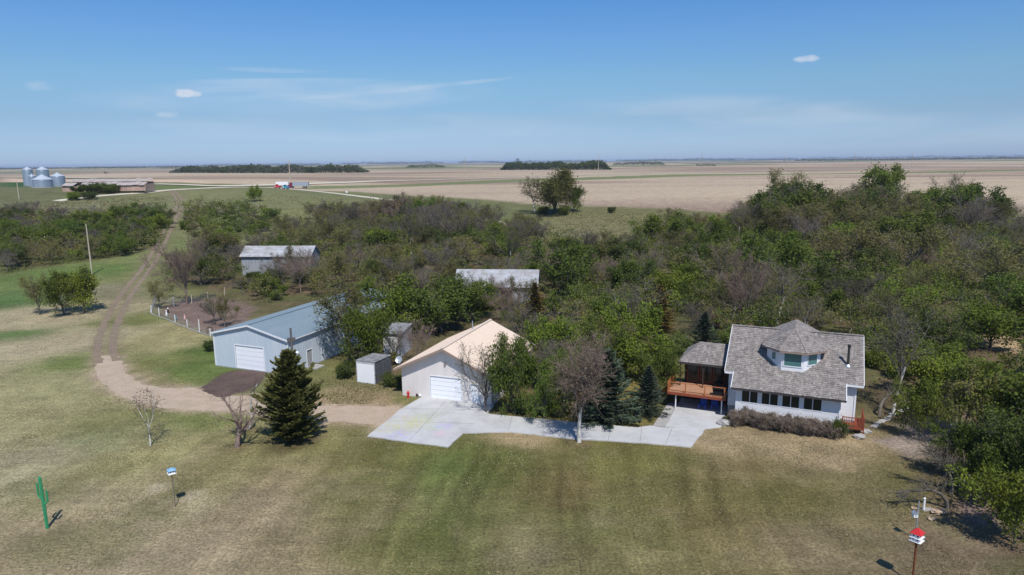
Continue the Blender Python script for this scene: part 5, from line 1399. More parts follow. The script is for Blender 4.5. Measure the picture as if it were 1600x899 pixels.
SKY_X, SKY_Y = [1150, 1180, 1210, 1250, 1300, 1350, 1375, 1410, 1440, 1480, 1510, 1550, 1580, 1610], [312, 298, 276, 266, 288, 268, 262, 276, 290, 276, 290, 304, 326, 344]
def chC(px, py):
    p = at(px, py); sy = float(np.interp(px, SKY_X, SKY_Y)) + random.uniform(2, 30)
    return pick([('olive', 3), ('green', 2.5), ('bare', 2.2), ('dark', 1.5), ('pale', .6), ('mauve', .8)]), max(5.0, min(13, tall(p, sy))), 1.25, 1.0
scatter(w2([(1150, 352), (1200, 340), (1300, 336), (1450, 338), (1600, 350), (1600, 385), (1400, 378), (1250, 374), (1150, 372)]), 4000, 4.6, chC, 44)
na = scatter(WOOD_A, 3000, 4.6, chA, 52)
nb = scatter(WOOD_B, 16000, 4.5, chB, 185)
def chS(px, py):
    return pick([('bush', 3), ('twigbush', 2)]), random.uniform(1.6, 3.0), 1.2, 1.0
nsb = scatter(WOOD_B, 9000, 2.7, chS, 110, -2.0)
SCRUB = w2([(290, 330), (350, 326), (430, 336), (440, 362), (360, 372), (285, 372)])
scatter(SCRUB, 2500, 3.0, chS, 42)
scatter(w2([(480, 336), (640, 330), (820, 372), (760, 392), (600, 366), (480, 356)]), 2000, 4.2, lambda a, b: (pick([('bare', 3), ('olive', 3), ('mauve', 1.4), ('twigbush', 2)]), random.uniform(4.2, 7.2), 1.2, 1.0), 40)
scatter(w2([(640, 330), (700, 338), (800, 358), (860, 380), (820, 392), (740, 378), (660, 358)]), 2500, 3.4, lambda a, b: (pick([('bare', 3), ('olive', 3), ('mauve', 1.4), ('green', 1)]), random.uniform(5.5, 8), 1.25, 1.0), 30)
scatter(w2([(1000, 352), (1150, 350), (1190, 356), (1130, 384), (1000, 388)]), 1500, 3.8, lambda a, b: (pick([('bare', 3), ('mauve', 2), ('olive', 2)]), random.uniform(4, 6), 1.1, 1.0), 22)
scatter(w2([(0, 330), (60, 328), (90, 345), (0, 350)]), 500, 4, lambda a, b: (pick([('bare', 2), ('mauve', 2), ('twigbush', 2)]), random.uniform(3, 4.5), 1.1, 1.0), 10)
print('plants', len(PLANTS), na, nb, nsb, len([1 for q in PLANTS if q[0]['category'] == 'tree']))

# labels for the trees and shrubs of the wood: their look, and their rank seen from the nearest landmark
# the rest of the wood, past the trees that can be named one by one
def mass(polys, tries, dmin, limit, name, label, chooser):
    VV, FF, MM, mats = [], [], [], []; nv = 0; cnt = 0; rg = np.random.default_rng(77)
    own = []
    for pi_, poly in enumerate(polys):
        cap = (170, 230, 300, 10 ** 6)[pi_]
        xs0, xs1 = max(-160, min(q[0] for q in poly)), min(190, max(q[0] for q in poly)); y0, y1 = min(q[1] for q in poly), max(q[1] for q in poly)
        for _ in range(tries):
            if cnt >= min(limit, cap): break
            x, y = random.uniform(xs0, xs1), random.uniform(y0, y1); p = Vector((x, y, hs(x, y)))
            px, py = project(*p)
            if px < -60 or px > 1680 or py > 950 or sd1(poly, p) < -.5: continue
            if any((x - a) ** 2 + (y - b) ** 2 < dmin * dmin for a, b in own): continue
            if any((x - a) ** 2 + (y - b) ** 2 < 2.6 for a, b, r_ in taken): continue
            key, h = chooser(px, py)
            if in_foot(p, .9) or blocked(p, h, h * .5): 
                h *= .4
                if in_foot(p, .9) or blocked(p, h, h * .5): continue
            own.append((x, y)); cnt += 1
            d = random.choice(PR[key]); s_ = h / d['h']; a = random.uniform(0, 6.28); wf = 1.25
            Rm = np.array([[math.cos(a) * s_ * wf, -math.sin(a) * s_ * wf, 0], [math.sin(a) * s_ * wf, math.cos(a) * s_ * wf, 0], [0, 0, s_]])
            dens = max(.35, min(1.2, 110 / y))
            sg = d['segs'][rg.choice(len(d['segs']), int(330 * dens), replace=False)]
            p0 = sg[:, :3] @ Rm.T; p1 = sg[:, 3:6] @ Rm.T; dd = p1 - p0; sidev = np.cross(dd, rg.normal(size=dd.shape)); sidev /= np.linalg.norm(sidev, axis=1, keepdims=True) + 1e-9
            wv = np.maximum(sg[:, 6:7] * 1.6, .022 * max(1, y / 110))
            V = np.stack([p0 - sidev * wv, p0 + sidev * wv, p1 + sidev * wv * .6, p1 - sidev * wv * .6], 1).reshape(-1, 3)
            blocks = [(V, d['bark'])]
            if d['leaves'] is not None and key not in ('bare', 'mauve'):
                n_ = int({'olive': 260, 'pale': 200}.get(key, 620) * dens)
                Cc = d['leaves'][rg.integers(0, len(d['leaves']), n_)] @ Rm.T
                V2, _f = quads(Cc, .165 / math.sqrt(dens), rg); blocks.append((V2, d['leaf']))
            for V, mt in blocks:
                if mt not in mats: mats.append(mt)
                VV.append(V + np.array(p)); FF.append(np.arange(len(V)).reshape(-1, 4) + nv); MM.append(np.full(len(V) // 4, mats.index(mt))); nv += len(V)
    me = np_mesh(name, np.concatenate(VV), np.concatenate(FF), [MT[q] for q in mats], np.concatenate(MM))
    print(name, cnt, nv // 2)
    return tag(link(name, me), label, 'trees', None, 'stuff')
def chM(px, py):
    g_ = 1.6 if px > 820 else .8
    if px > 1380 and py > 520: return pick([('green', 4), ('bright', 3), ('olive', 1.5), ('dark', 1), ('bare', .5)]), random.uniform(2.5, 4.6)
    k = pick([('bare', 1.6), ('mauve', .4), ('olive', 3), ('green', 2.6 * g_), ('bright', 1.5 * g_), ('dark', 1.3 * g_)])
    return k, random.uniform(2.8, 5.6) * (1.0 if px < 1100 else 1.25)
BELT = w2([(640, 330), (700, 338), (800, 358), (870, 384), (960, 398), (860, 404), (700, 366), (520, 358), (480, 340)])
mass([WOOD_A, SCRUB, BELT, WOOD_B], 14000, 2.25, 990, 'thicket', 'dense tangle of smaller budding trees and brush filling the wood', chM)
LM = [('the small red deck', HO.matrix_world @ Vector((10.5, 2, 0))), ('the stove pipe of the house', HO.matrix_world @ Vector((9, 12, 0))), ('the deck wing of the house', HO.matrix_world @ Vector((-4, 9, 0))),
      ('the back of the cream garage', C.matrix_world @ Vector((6, 13, 0))), ('the box shed', S1.location), ('the far end of the blue shed', B.matrix_world @ Vector((5, 26, 0))), ('the front of the blue shed', B.location),
      ('the barn behind the garden plot', at(420, 425)), ('the low barn in the wood', at(770, 468)), ('the leaning wooden pole', at(144, 429)), ('the garden fence corner', at(237, 488)), ('the old cattle barn', at(150, 305)),
      ('the broad meadow tree', at(866, 334)), ('the trucks on the rise', at(450, 320)), ('the bend of the gravel road', at(655, 335)), ('the tan clearing', at(1560, 545)), ('the red roofed birdhouse', at(1560, 860)), ('the grey lawn path', at(1450, 670)),
      ('the tallest crest tree', at(1375, 400)), ('the flat topped crest tree', at(1475, 390)), ('the left tip of the crest', at(1210, 405)), ('the right end of the crest', at(1560, 400)), ('the meadow edge shrub', at(950, 350)), ('the broad blue spruce', at(944, 640)), ('the purple tree behind the house', at(1165, 500)), ('the rut track bend', at(225, 425))]
LOOK = dict(green='green leafy tree', bright='bright yellow green tree', dark='dense dark green tree', olive='olive budding tree', bare='leafless grey tree', mauve='leafless reddish brown tree', pale='pale trunked tree', bush='green shrub', twigbush='twiggy brown shrub', straw='pale straw brown hedge shrub')
rank = {}
for root, key, p, h in PLANTS:
    if 'label' in root: continue
    lm = min(LM, key=lambda q: (q[1].x - p.x) ** 2 + (q[1].y - p.y) ** 2)
    rank.setdefault((key, lm[0]), []).append(((lm[1].x - p.x) ** 2 + (lm[1].y - p.y) ** 2, root))
ORD = ['nearest', 'second nearest', 'third nearest', 'fourth nearest', 'fifth nearest', 'sixth nearest', 'seventh nearest', 'eighth nearest', 'ninth nearest', 'tenth nearest', 'eleventh nearest', 'twelfth nearest', 'thirteenth nearest', 'fourteenth nearest', 'fifteenth nearest', 'sixteenth nearest', 'seventeenth nearest', 'eighteenth nearest', 'nineteenth nearest', 'twentieth nearest'] + [f'twenty-{q} nearest' for q in ('first', 'second', 'third', 'fourth', 'fifth', 'sixth', 'seventh', 'eighth', 'ninth')] + ['thirtieth nearest'] + [f'thirty-{q} nearest' for q in ('first', 'second', 'third', 'fourth', 'fifth', 'sixth')]
for (key, lm), L in rank.items():
    L.sort(key=lambda q: q[0])
    for i, (_, root) in enumerate(L):
        root['label'] = f"{LOOK[key]}, {ORD[min(i, len(ORD) - 1)]} of its look to {lm}"

# undergrowth: leaves and dead stems nobody could count
def under(polys, n, name, size, zmax, mats, seed, label, cat):
    rg = np.random.default_rng(seed); Cs = []
    for poly in polys:
        x0, x1 = max(-140, min(q[0] for q in poly)), min(150, max(q[0] for q in poly)); y0, y1 = min(q[1] for q in poly), max(q[1] for q in poly)
        x, y = rg.uniform(x0, x1, n), rg.uniform(y0, y1, n)
        ok = poly_sd(poly, x, y) > rg.uniform(-1.5, 1.0, n)
        ok &= vnoise(x, y, 3.5, seed) > rg.uniform(.15, .75, n)
        for mi_, a, b_, c, d in FOOT:
            A_ = np.array(mi_); lx = A_[0, 0] * x + A_[0, 1] * y + A_[0, 3]; ly = A_[1, 0] * x + A_[1, 1] * y + A_[1, 3]
            ok &= ~((lx > a + .9) & (lx < b_ - .9) & (ly > c + 1) & (ly < d - 1))
        x, y = x[ok], y[ok]
        z = height(x, y) + rg.uniform(.05, 1, len(x)) ** 1.5 * zmax * (.3 + vnoise(x, y, 5, seed + 1))
        Cs.append(np.stack([x, y, z], 1))
    Cc = np.concatenate(Cs); V, F = quads(Cc, size, rg, .5)
    me = np_mesh(name, V, F, [MT[m] for m in mats], rg.integers(0, len(mats), len(F)))
    return tag(link(name, me), label, cat, None, 'stuff')
under([WOOD_B, WOOD_A], 46000, 'undergrowth', .2, 1.5, ['leaf_green', 'leaf_dark', 'litter', 'leaf_olive'], 5, 'tangled green and brown undergrowth on the floor of the wood', 'undergrowth')
HAZE = 7e-5

# ------------------------------------------------------------------ yard things
def thing(name, px, py, label, cat, group=None, rz=0, pos=None):
    e = empty(name, at(px, py) if pos is None else pos, rz); return tag(e, label, cat, group)
# metal cactus
c = thing('metal_cactus', 74, 826, 'tall green saguaro cactus sculpture with two upturned arms on the dry lawn', 'cactus sculpture')
def fluted(mb, path, r, k=9):
    pts = [Vector(p) for p in path]; n = len(pts); vs = []
    for i, p in enumerate(pts):
        d = (pts[min(i + 1, n - 1)] - pts[max(i - 1, 0)]).normalized(); a = d.cross(Vector((0, 1, .01))).normalized(); b = d.cross(a)
        rr = r[i] if isinstance(r, list) else r
        vs += [p + (a * math.cos(math.pi * j / k) + b * math.sin(math.pi * j / k)) * rr * (1 if j % 2 else .78) for j in range(2 * k)]
    K = 2 * k
    mb.add(vs, [(i * K + j, i * K + (j + 1) % K, (i + 1) * K + (j + 1) % K, (i + 1) * K + j) for i in range(n - 1) for j in range(K)] + [tuple(range(K))[::-1], tuple(range((n - 1) * K, n * K))])
m = MB(); fluted(m, [(0, 0, -.05), (-.01, 0, 1.5), (-.03, 0, 3.0), (-.04, 0, 3.8), (-.045, 0, 3.92)], [.10, .115, .11, .10, .05]); m.build('trunk', MT['cactus'], c)
m = MB(); fluted(m, [(.02, 0, 1.95), (.17, 0, 1.92), (.29, 0, 2.05), (.30, 0, 2.4), (.29, 0, 2.85), (.29, 0, 2.9)], [.06, .07, .07, .07, .065, .03]); m.build('arm', MT['cactus'], c)
m = MB(); fluted(m, [(-.05, 0, 2.35), (-.18, 0, 2.34), (-.28, 0, 2.5), (-.29, 0, 2.9), (-.28, 0, 3.38), (-.28, 0, 3.44)], [.06, .065, .065, .065, .06, .03]); m.build('arm', MT['cactus'], c)
# birdhouses
def birdhouse(e, hz, wd, ht, roofm, wallm, holes, roof_h, over, storeys=1):
    bx = MB().b2(-wd / 2, wd / 2, -wd / 2, wd / 2, hz, hz + ht).build('box', wallm, e)
    for s_ in range(storeys):
        z = hz + ht * (s_ + .5) / storeys
        for k in range(holes):
            o = -wd / 2 + wd * (k + .5) / holes
            MB().tube([(o, -wd / 2 - .012, z), (o, -wd / 2 - .002, z)], .05, 8).build('entrance_hole', MT['hole'], bx)
            MB().tube([(wd / 2 + .002, o, z), (wd / 2 + .012, o, z)], .05, 8).build('entrance_hole', MT['hole'], bx)
            MB().tube([(-wd / 2 - .012, o, z), (-wd / 2 - .002, o, z)], .05, 8).build('entrance_hole', MT['hole'], bx)
        zz = hz + ht * s_ / storeys
        MB().b2(-wd / 2 - .09, wd / 2 + .09, -wd / 2 - .09, wd / 2 + .09, zz - .03, zz - .004).build('porch', MT['pure_white'], bx)
    h = wd / 2 + over; z = hz + ht + .005
    MB().add([(-h, -h, z), (h, -h, z), (h, h, z), (-h, h, z), (0, 0, z + roof_h)], [(0, 1, 4), (1, 2, 4), (2, 3, 4), (3, 0, 4), (3, 2, 1, 0)]).build('roof', roofm, e)
b1_ = thing('birdhouse', 274, 792, 'pale blue and white birdhouse on a thin pole in the dry lawn', 'birdhouse', rz=R(35))
MB().tube([(0, 0, -.1), (0, 0, 2.7)], .028, 8).build('pole', MT['post_grey'], b1_)
birdhouse(b1_, 2.7, .38, .24, MT['sky_blue'], MT['pure_white'], 2, .16, .10)
b2_ = thing('birdhouse', 0, 0, 'white birdhouse with many holes and a red roof on a rusty pole', 'birdhouse', rz=R(38), pos=Vector((23.67, 36.8, 0)))
MB().tube([(0, 0, -.1), (0, 0, 2.85)], .06, 10).build('pole', MT['rust'], b2_)
birdhouse(b2_, 2.85, .46, .46, MT['red_paint'], MT['pure_white'], 2, .34, .09, 2)
MB().bar((-.35, 0, 2.7), (.35, 0, 2.7), .05, .05).bar((0, -.35, 2.66), (0, .35, 2.66), .05, .05).build('bracket', MT['rust'], b2_)
g_ = thing('pipe_pole', 0, 0, 'grey pipe pole with a small white box just behind the red roofed birdhouse', 'pole', pos=Vector((26.65, 41.6, 0)))
MB().tube([(0, 0, -.1), (0, 0, 2.75)], .045, 8).build('pole', MT['galv'], g_)
bx = MB().b2(-.33, -.05, -.13, .13, 1.65, 1.9).build('nest_box', MT['pure_white'], g_); MB().tube([(-.2, -.145, 1.78), (-.2, -.131, 1.78)], .04, 8).build('entrance_hole', MT['hole'], bx)
MB().add([(-.37, -.17, 1.905), (-.01, -.17, 1.905), (-.01, .17, 1.905), (-.37, .17, 1.905), (-.19, -.17, 2.05), (-.19, .17, 2.05)], [(0, 4, 5, 3), (1, 2, 5, 4), (0, 1, 4), (2, 3, 5), (0, 3, 2, 1)]).build('nest_roof', MT['galv'], g_)
g2 = thing('water_standpipe', 1443, 797, 'short pale standpipe on a small slab behind the birdhouses', 'standpipe')
MB().tube([(0, 0, .05), (0, 0, .85), (-.05, -.08, .95)], .075, 10).build('pipe', MT['pure_white'], g2); MB().b2(-.1, .75, -.22, .22, -.03, .06).build('base_slab', MT['stone'], g2)
rock(1466, 802, .55, 'flat sandy stone slab behind the short standpipe', 31, 'wood_log', 'sandstone', flat=.2)
rock(1455, 812, .35, 'smaller sandy stone nearest the pipe pole', 32, 'wood_log', 'sandstone', flat=.2)
rock(1428, 795, .25, 'sandy stone left of the pipe pole', 33, 'wood_log', 'sandstone', flat=.25)
# hydrant and ornaments
h_ = thing('fire_hydrant', 638, 621.5, 'red hydrant in the grass at the left corner of the cream garage', 'hydrant')
MB().lathe([(.17, 0), (.17, .06), (.11, .07), (.11, .52), (.15, .54), (.15, .58), (.10, .68), (.04, .74), (.04, .80)], 12).build('body', MT['red_paint'], h_, smooth=False)
for s_ in (-1, 1): MB().tube([(s_ * .10, 0, .42), (s_ * .2, 0, .42)], .05, 8).build('nozzle', MT['red_paint'], h_)
MB().tube([(0, -.10, .38), (0, -.2, .38)], .065, 8).build('nozzle', MT['red_paint'], h_)
def critter(px, py, mt, label, seed, s=1.0):
    e = thing('garden_ornament', px, py, label, 'ornament', 'ornaments by the cream garage', rz=seed)
    MB().lathe([(.02, .02), (.12 * s, .06), (.17 * s, .18), (.12 * s, .32), (.05, .38)], 9).build('body', MT[mt], e, smooth=True)
    MB().lathe([(.01, .34 * s), (.08 * s, .40 * s), (.08 * s, .48 * s), (.01, .54 * s)], 9, (.12 * s, 0, 0)).build('head', MT[mt], e, smooth=True)
critter(652, 620, 'brown_dark', 'small dark garden ornament next to the red hydrant', 1)
critter(656.5, 620.5, 'pure_white', 'white garden ornament between two dark ones at the garage wall', 2, 1.2)
critter(661, 619.5, 'hole', 'black garden ornament at the left corner of the concrete drive', 3)

# utility poles
def upole(px, py, top, name, label, mt, r0=.14, cross=True, trafo=False):
    p = at(px, py); h = tall(p, top); e = tag(empty(name, p, R(20)), label, 'pole')
    MB().tube([(0, 0, -.2), (0, 0, h)], [r0, r0 * .68], 10).build('pole', MT[mt], e)
    if cross:
        MB().b2(-.75, .75, -.14, -.04, h - .55, h - .43).build('crossarm', MT[mt], e)
        for x in (-.65, .0, .65): MB().lathe([(.03, 0), (.05, .05), (.03, .14)], 8, (x, -.09, h - .43)).build('insulator', MT['galv'], e)
    if trafo:
        MB().lathe([(.16, 0), (.18, .05), (.18, .45), (.1, .52)], 10, (.28, 0, h - 1.6)).build('transformer', MT['post_grey'], e)
        MB().lathe([(.16, 0), (.18, .05), (.18, .45), (.1, .52)], 10, (-.28, 0, h - 1.6)).build('transformer', MT['post_grey'], e)
        MB().tube([(0, 0, h - 3.0), (.5, -.1, h - 2.85)], .03, 6).build('lamp_arm', MT['galv'], e); MB().lathe([(.05, 0), (.2, .03), (.16, .14), (.04, .2)], 10, (.55, -.1, h - 2.95)).build('lamp', MT['pure_white'], e)
    return e
upole(144, 429.5, 350, 'utility_pole', 'pale leaning wooden pole on the grass left of the rut track', 'post_wood', .17, cross=False)
upole(460, 600, 513, 'utility_pole', 'dark utility pole with transformers between the pine and the blue shed', 'post_grey', .16, cross=False, trafo=True)
upole(30, 312, 284, 'utility_pole', 'small pale pole before the grain bins', 'post_wood', .18, cross=False)
for px, py, top, lab in ((454, 293, 251, 'tall thin power pole just behind the trucks'), (727, 281, 246, 'thin power pole on the highway left of the green grove'), (935, 271, 240, 'thin power pole at the right end of the green grove'), (1096, 268, 239, 'thin power pole along the highway right of the grove'), (1227, 265.5, 240, 'faint power pole above the left of the wooded crest'), (1335, 263, 238, 'faint power pole above the tallest crest trees'), (1424, 262, 238, 'faint power pole above the right of the wooded crest')):
    e = upole(px, py, top, 'power_pole', lab, 'post_wood', .3, cross=True); e['group'] = 'power poles along the highway'
p = thing('road_sign', 542, 307, 'small white sign post beside the gravel road', 'sign')
MB().tube([(0, 0, 0), (0, 0, 2.6)], .06, 6).build('post', MT['post_white'], p); MB().b2(-.45, .45, -.09, -.065, 1.7, 2.6).build('panel', MT['pure_white'], p)

# garden plot: kerb, fence, figures
ge = MB(); ribbon(ge, w2([(243, 470), (236, 489), (262, 500), (290, 512), (312, 520), (331, 526)]), .22, .08, 0, .03, .5)
o = ge.build('garden_kerb', MT['foundation']); o['kind'] = 'structure'
gf = thing('garden_fence', 237, 489, 'white posted wire fence round the brown garden plot', 'fence')
gp = [(237, 488.5), (249, 493), (274, 503), (293, 511), (312, 519.5), (329, 526), (243, 470), (272, 478.5), (300, 475), (325, 468.5)]
base_ = gf.location
tops = {}
for i, (px, py) in enumerate(gp):
    q = at(px, py) - base_; hgt = (1.25, 1.35, 1.2, 1.2, 2.0, 1.2, 1.1, 1.7, 1.6, 1.5)[i]
    MB().tube([(q.x, q.y, q.z - .1), (q.x, q.y, q.z + hgt)], .09, 8).build('post', MT['post_white' if i not in (8, 9) else 'post_wood'], gf); tops[i] = (q, hgt)
m = MB()
for a, b in ((0, 1), (1, 2), (2, 3), (3, 4), (4, 5), (0, 6), (6, 7), (7, 8), (8, 9)):
    qa, qb = tops[a][0], tops[b][0]
    for z in (.2, .45, .7, .95, 1.1): m.bar(qa + Vector((0, 0, z)), qb + Vector((0, 0, z)), .012, .012)
    nn = int((qb - qa).length / .4)
    for k in range(nn): q = qa.lerp(qb, k / nn); m.bar(q + Vector((0, 0, .1)), q + Vector((0.001, 0, 1.1)), .01, .01)
m.build('wire_mesh', MT['wire'], gf, kind='stuff')
def figure(px, py, h, bm_, hm, label, seed):
    e = thing('garden_figure', px, py, label, 'garden figure', 'figures along the garden fence')
    MB().lathe([(.16, 0), (.2, .1 * h), (.15, .5 * h), (.08, .72 * h)], 9).build('body', MT[bm_], e, smooth=True)
    MB().lathe([(.03, .7 * h), (.12, .78 * h), (.12, .9 * h), (.03, h)], 9).build('head', MT[hm], e, smooth=True)
figure(260.5, 494, 1.0, 'pure_white', 'pure_white', 'white standing figure behind the garden fence', 1)
figure(263, 489.5, .95, 'brown_dark', 'pure_white', 'dark and white figure close behind the white one', 2)
figure(274.5, 500, 1.0, 'teal_paint', 'brown_dark', 'blue green figure in the middle of the garden fence', 3)
figure(289, 500, .9, 'pink', 'pink', 'pinkish figure right of the blue green one', 4)
wh = thing('wagon_wheel', 328, 521, 'dark spoked wagon wheel leaning at the end of the garden fence', 'wheel', rz=R(30))
m = MB(); K = 20
vs = []; 
for j in range(K):
    a = 2 * math.pi * j / K
    for r_, y in ((.5, -.04), (.5, .04), (.42, .04), (.42, -.04)): vs.append((r_ * math.cos(a), y, .5 + r_ * math.sin(a)))
m.add(vs, [(4 * j + k, 4 * j + (k + 1) % 4, 4 * ((j + 1) % K) + (k + 1) % 4, 4 * ((j + 1) % K) + k) for j in range(K) for k in range(4)]); m.build('rim', MT['tyre'], wh)
for j in range(8): a = 2 * math.pi * j / 8; MB().bar((0, 0, .5), (.42 * math.cos(a), 0, .5 + .42 * math.sin(a)), .03, .03).build('spoke', MT['tyre'], wh)
ar = thing('garden_arch', 351, 462, 'low bent wooden arch behind the garden plot', 'arch')
MB().tube([(0, 0, 0), (.1, 0, 1.6)], .08, 6).build('post', MT['post_wood'], ar); MB().tube([(3.6, 0, 0), (3.3, 0, 1.7)], .06, 6).build('post', MT['post_grey'], ar); MB().tube([(.1, 0, 1.55), (1.2, 0, 2.0), (2.4, 0, 2.0), (3.3, 0, 1.65)], .05, 6).build('beam', MT['post_grey'], ar)

# ------------------------------------------------------------------ far farmyard
def grain_bin(px, py, wpx, top, label, tall_roof=.28, leg=False):
    p = at(px, py); r = wpx / 2 * (p.y + 4) / FPX; h = tall(p, top)
    e = tag(empty('grain_bin', p), label, 'grain bin', 'grain bins beside the old cattle barn')
    he = h - r * tall_roof * 2
    prof = []
    k = 0; nr = max(4, int(he / .9))
    for i in range(nr):
        z0, z1 = he * i / nr, he * (i + 1) / nr
        prof += [(r, z0), (r * 1.006, (z0 + z1) / 2)]
    prof.append((r, he))
    b_ = MB().lathe(prof, 28).build('wall', MT['bin_steel'], e, smooth=True)
    for i in range(1, nr): MB().lathe([(r * 1.003, he * i / nr - .05), (r * 1.014, he * i / nr), (r * 1.003, he * i / nr + .05)], 28).build('hoop', MT['bin_steel'], b_)
    MB().lathe([(r * 1.04, he), (r * .2, h - .3), (r * .2, h), (r * .05, h + .1)], 24).build('roof', MT['bin_roof'], e)
    MB().b2(-.35, .35, -r - .12, -r + .02, .6, 1.9).build('door', MT['galv'], e)
    MB().lathe([(r * 1.1, 0), (r * 1.1, .25)], 24).build('base', MT['stone'], e)
for a in ((46, 291, 14, 261, 'tall slim grain bin at the left end of the row'), (69, 289, 17, 260.5, 'tall grain bin behind the wide one'), (52, 292.5, 10, 272, 'short narrow grain bin before the slim one'), (68, 293.5, 27, 273, 'wide low grain bin in front of the row'), (92, 292, 19, 270, 'low grain bin nearest the old cattle barn')):
    grain_bin(*a)
# old cattle barn: long, low, roof breaking up, boarded front
ob = thing('cattle_barn', 98, 300, 'long ruined cattle barn with sagging patched roof beside the grain bins', 'barn', rz=R(4))
s_ = (at(98, 300).y + 4) / FPX
Lb = 122 * s_; hb = 18 * s_
wl_ = MB().b2(.2, Lb - .2, 9.5, 9.7, 0, hb * .75).b2(0, .2, 0, 9.7, 0, hb * .6).b2(Lb - .2, Lb, 0, 9.7, 0, hb * .6).build('wall', MT['barn_board'], ob)
rn = random.Random(4); x = 0.0
while x < Lb:
    w_ = .9
    if not (26 * s_ < x < 31 * s_): MB().b2(x, x + w_ - .05, -.02 - rn.random() * .06, .05, 0, hb * rn.uniform(.42, .52)).build('board', MT['barn_board'], ob)
    x += w_
def slab(x0, x1, y0, z0, y1, z1, nm='roof_panel'):
    MB().prism([(x0, y0, z0), (x0, y1, z1), (x0, y1, z1 + .12), (x0, y0, z0 + .12)], (x1 - x0, 0, 0)).build(nm, MT['barn_roof'], ob)
for k in range(14):
    a, b = Lb * k / 14, Lb * (k + 1) / 14 - .03; j = rn.uniform(-.15, .15)
    slab(a, b, 3.9 - rn.random() * .3, hb * .80 + j, 9.9, hb * .98 + j)
for k in range(14):
    if k in (2,): continue
    a, b = Lb * k / 14, Lb * (k + 1) / 14 - .03; j = rn.uniform(-.12, .12)
    slab(a, b, -.6, hb * .50 + j, 3.2 + (rn.random() - .5) * .5, hb * .72 + j)
for k in range(8): MB().b2(Lb * k / 7.2, Lb * k / 7.2 + .2, 3.6, 3.8, 0, hb * .8).build('post', MT['brown_dark'], ob)
for px, py, h in ((122, 303, 3.6), (135, 302.5, 4.0), (148, 303, 4.6), (160, 302, 4.4), (172, 302.5, 4.2), (184, 301, 3.6)):
    plant('dark', at(px, py), h, 1.5, f"dense low bush before the ruined cattle barn, {dict([(122,'first'),(135,'second'),(148,'third'),(160,'fourth'),(172,'fifth'),(184,'sixth')])[px]} from the grain bins", cat='bush', group='bushes before the cattle barn')
for px, py, h, lab in ((140, 312, 3.0, 'small bush beside the near end of the gravel farm road'), (117, 313, 3.2, 'bush at the left end of the gravel farm road'), (165, 268.5 + 5, 7, 'brown round tree on the horizon behind the cattle barn')):
    plant('bush' if py > 300 else 'mauve', at(px, py), h, 1.3, lab)

# vehicles on the rise
def wheels(e, xs_, wd, r, rz=0):
    for x in xs_:
        for y in (-wd / 2, wd / 2):
            wo = MB().tube([(x, y - .12, r), (x, y + .12, r)], r, 12).build('wheel', MT['tyre'], e); MB().tube([(x, y - .13, r), (x, y + .13, r)], r * .5, 8).build('rim', MT['galv'], wo)
p0 = at(458, 294.5); s_ = (p0.y + 4) / FPX
tl = tag(empty('semi_truck', p0, R(2)), 'semi truck with a long grey trailer and maroon cab on the rise', 'truck')
Lt = 24 * s_; Ht = 9.5 * s_
MB().b2(0, Lt, -1.3, 1.3, 1.2, Ht).build('trailer', MT['galv'], tl)
m = MB(); m.prism([(-2.7, -1.2, .6), (-.3, -1.2, .6), (-.3, -1.2, 3.3), (-1.3, -1.2, 3.3), (-1.6, -1.2, 2.0), (-2.7, -1.2, 1.9)], (0, 2.4, 0)); cb = m.build('cab', MT['maroon'], tl); MB().b2(-1.66, -1.46, -1.05, 1.05, 2.1, 3.0).build('windscreen', MT['glass'], cb)
wheels(tl, (-2.1, -.3, Lt - 3, Lt - 1.7), 2.3, .52)
p1 = at(450, 296.3); s_ = (p1.y + 4) / FPX
def pickup(p, L, H, mt, label, rz=0):
    e = tag(empty('pickup_truck', p, rz), label, 'truck')
    m = MB(); m.prism([(0, -.95, .45), (L, -.95, .45), (L, -.95, H * .58), (L * .62, -.95, H * .6), (L * .56, -.95, H), (L * .34, -.95, H), (L * .24, -.95, H * .62), (0, -.95, H * .55)], (0, 1.9, 0)); b_ = m.build('body', MT[mt], e)
    MB().b2(L * .36, L * .44, -.97, -.952, H * .66, H * .92).b2(L * .46, L * .54, -.97, -.952, H * .66, H * .92).build('side_window', MT['glass'], b_); MB().b2(L * .12, L * .32, -.965, -.953, H * .3, H * .5).build('door_panel', MT['pure_white'], b_)
    wheels(e, (L * .18, L * .8), 1.7, .42); return e
pickup(at(441.5, 295.5), 10 * s_, 6.5 * s_, 'teal_paint', 'bright teal truck parked before the maroon cab')
pickup(at(428.5, 294.3), 10 * s_, 6 * s_, 'red_paint', 'red truck with a white door panel, leftmost on the rise')
tb_ = tag(empty('box_trailer', at(432, 292)), 'white box trailer behind the red and teal trucks', 'trailer')
MB().b2(0, 20 * s_, -1.2, 1.2, .8, 7.8 * s_).build('box', MT['pure_white'], tb_); wheels(tb_, (8, 10), 2.2, .45)

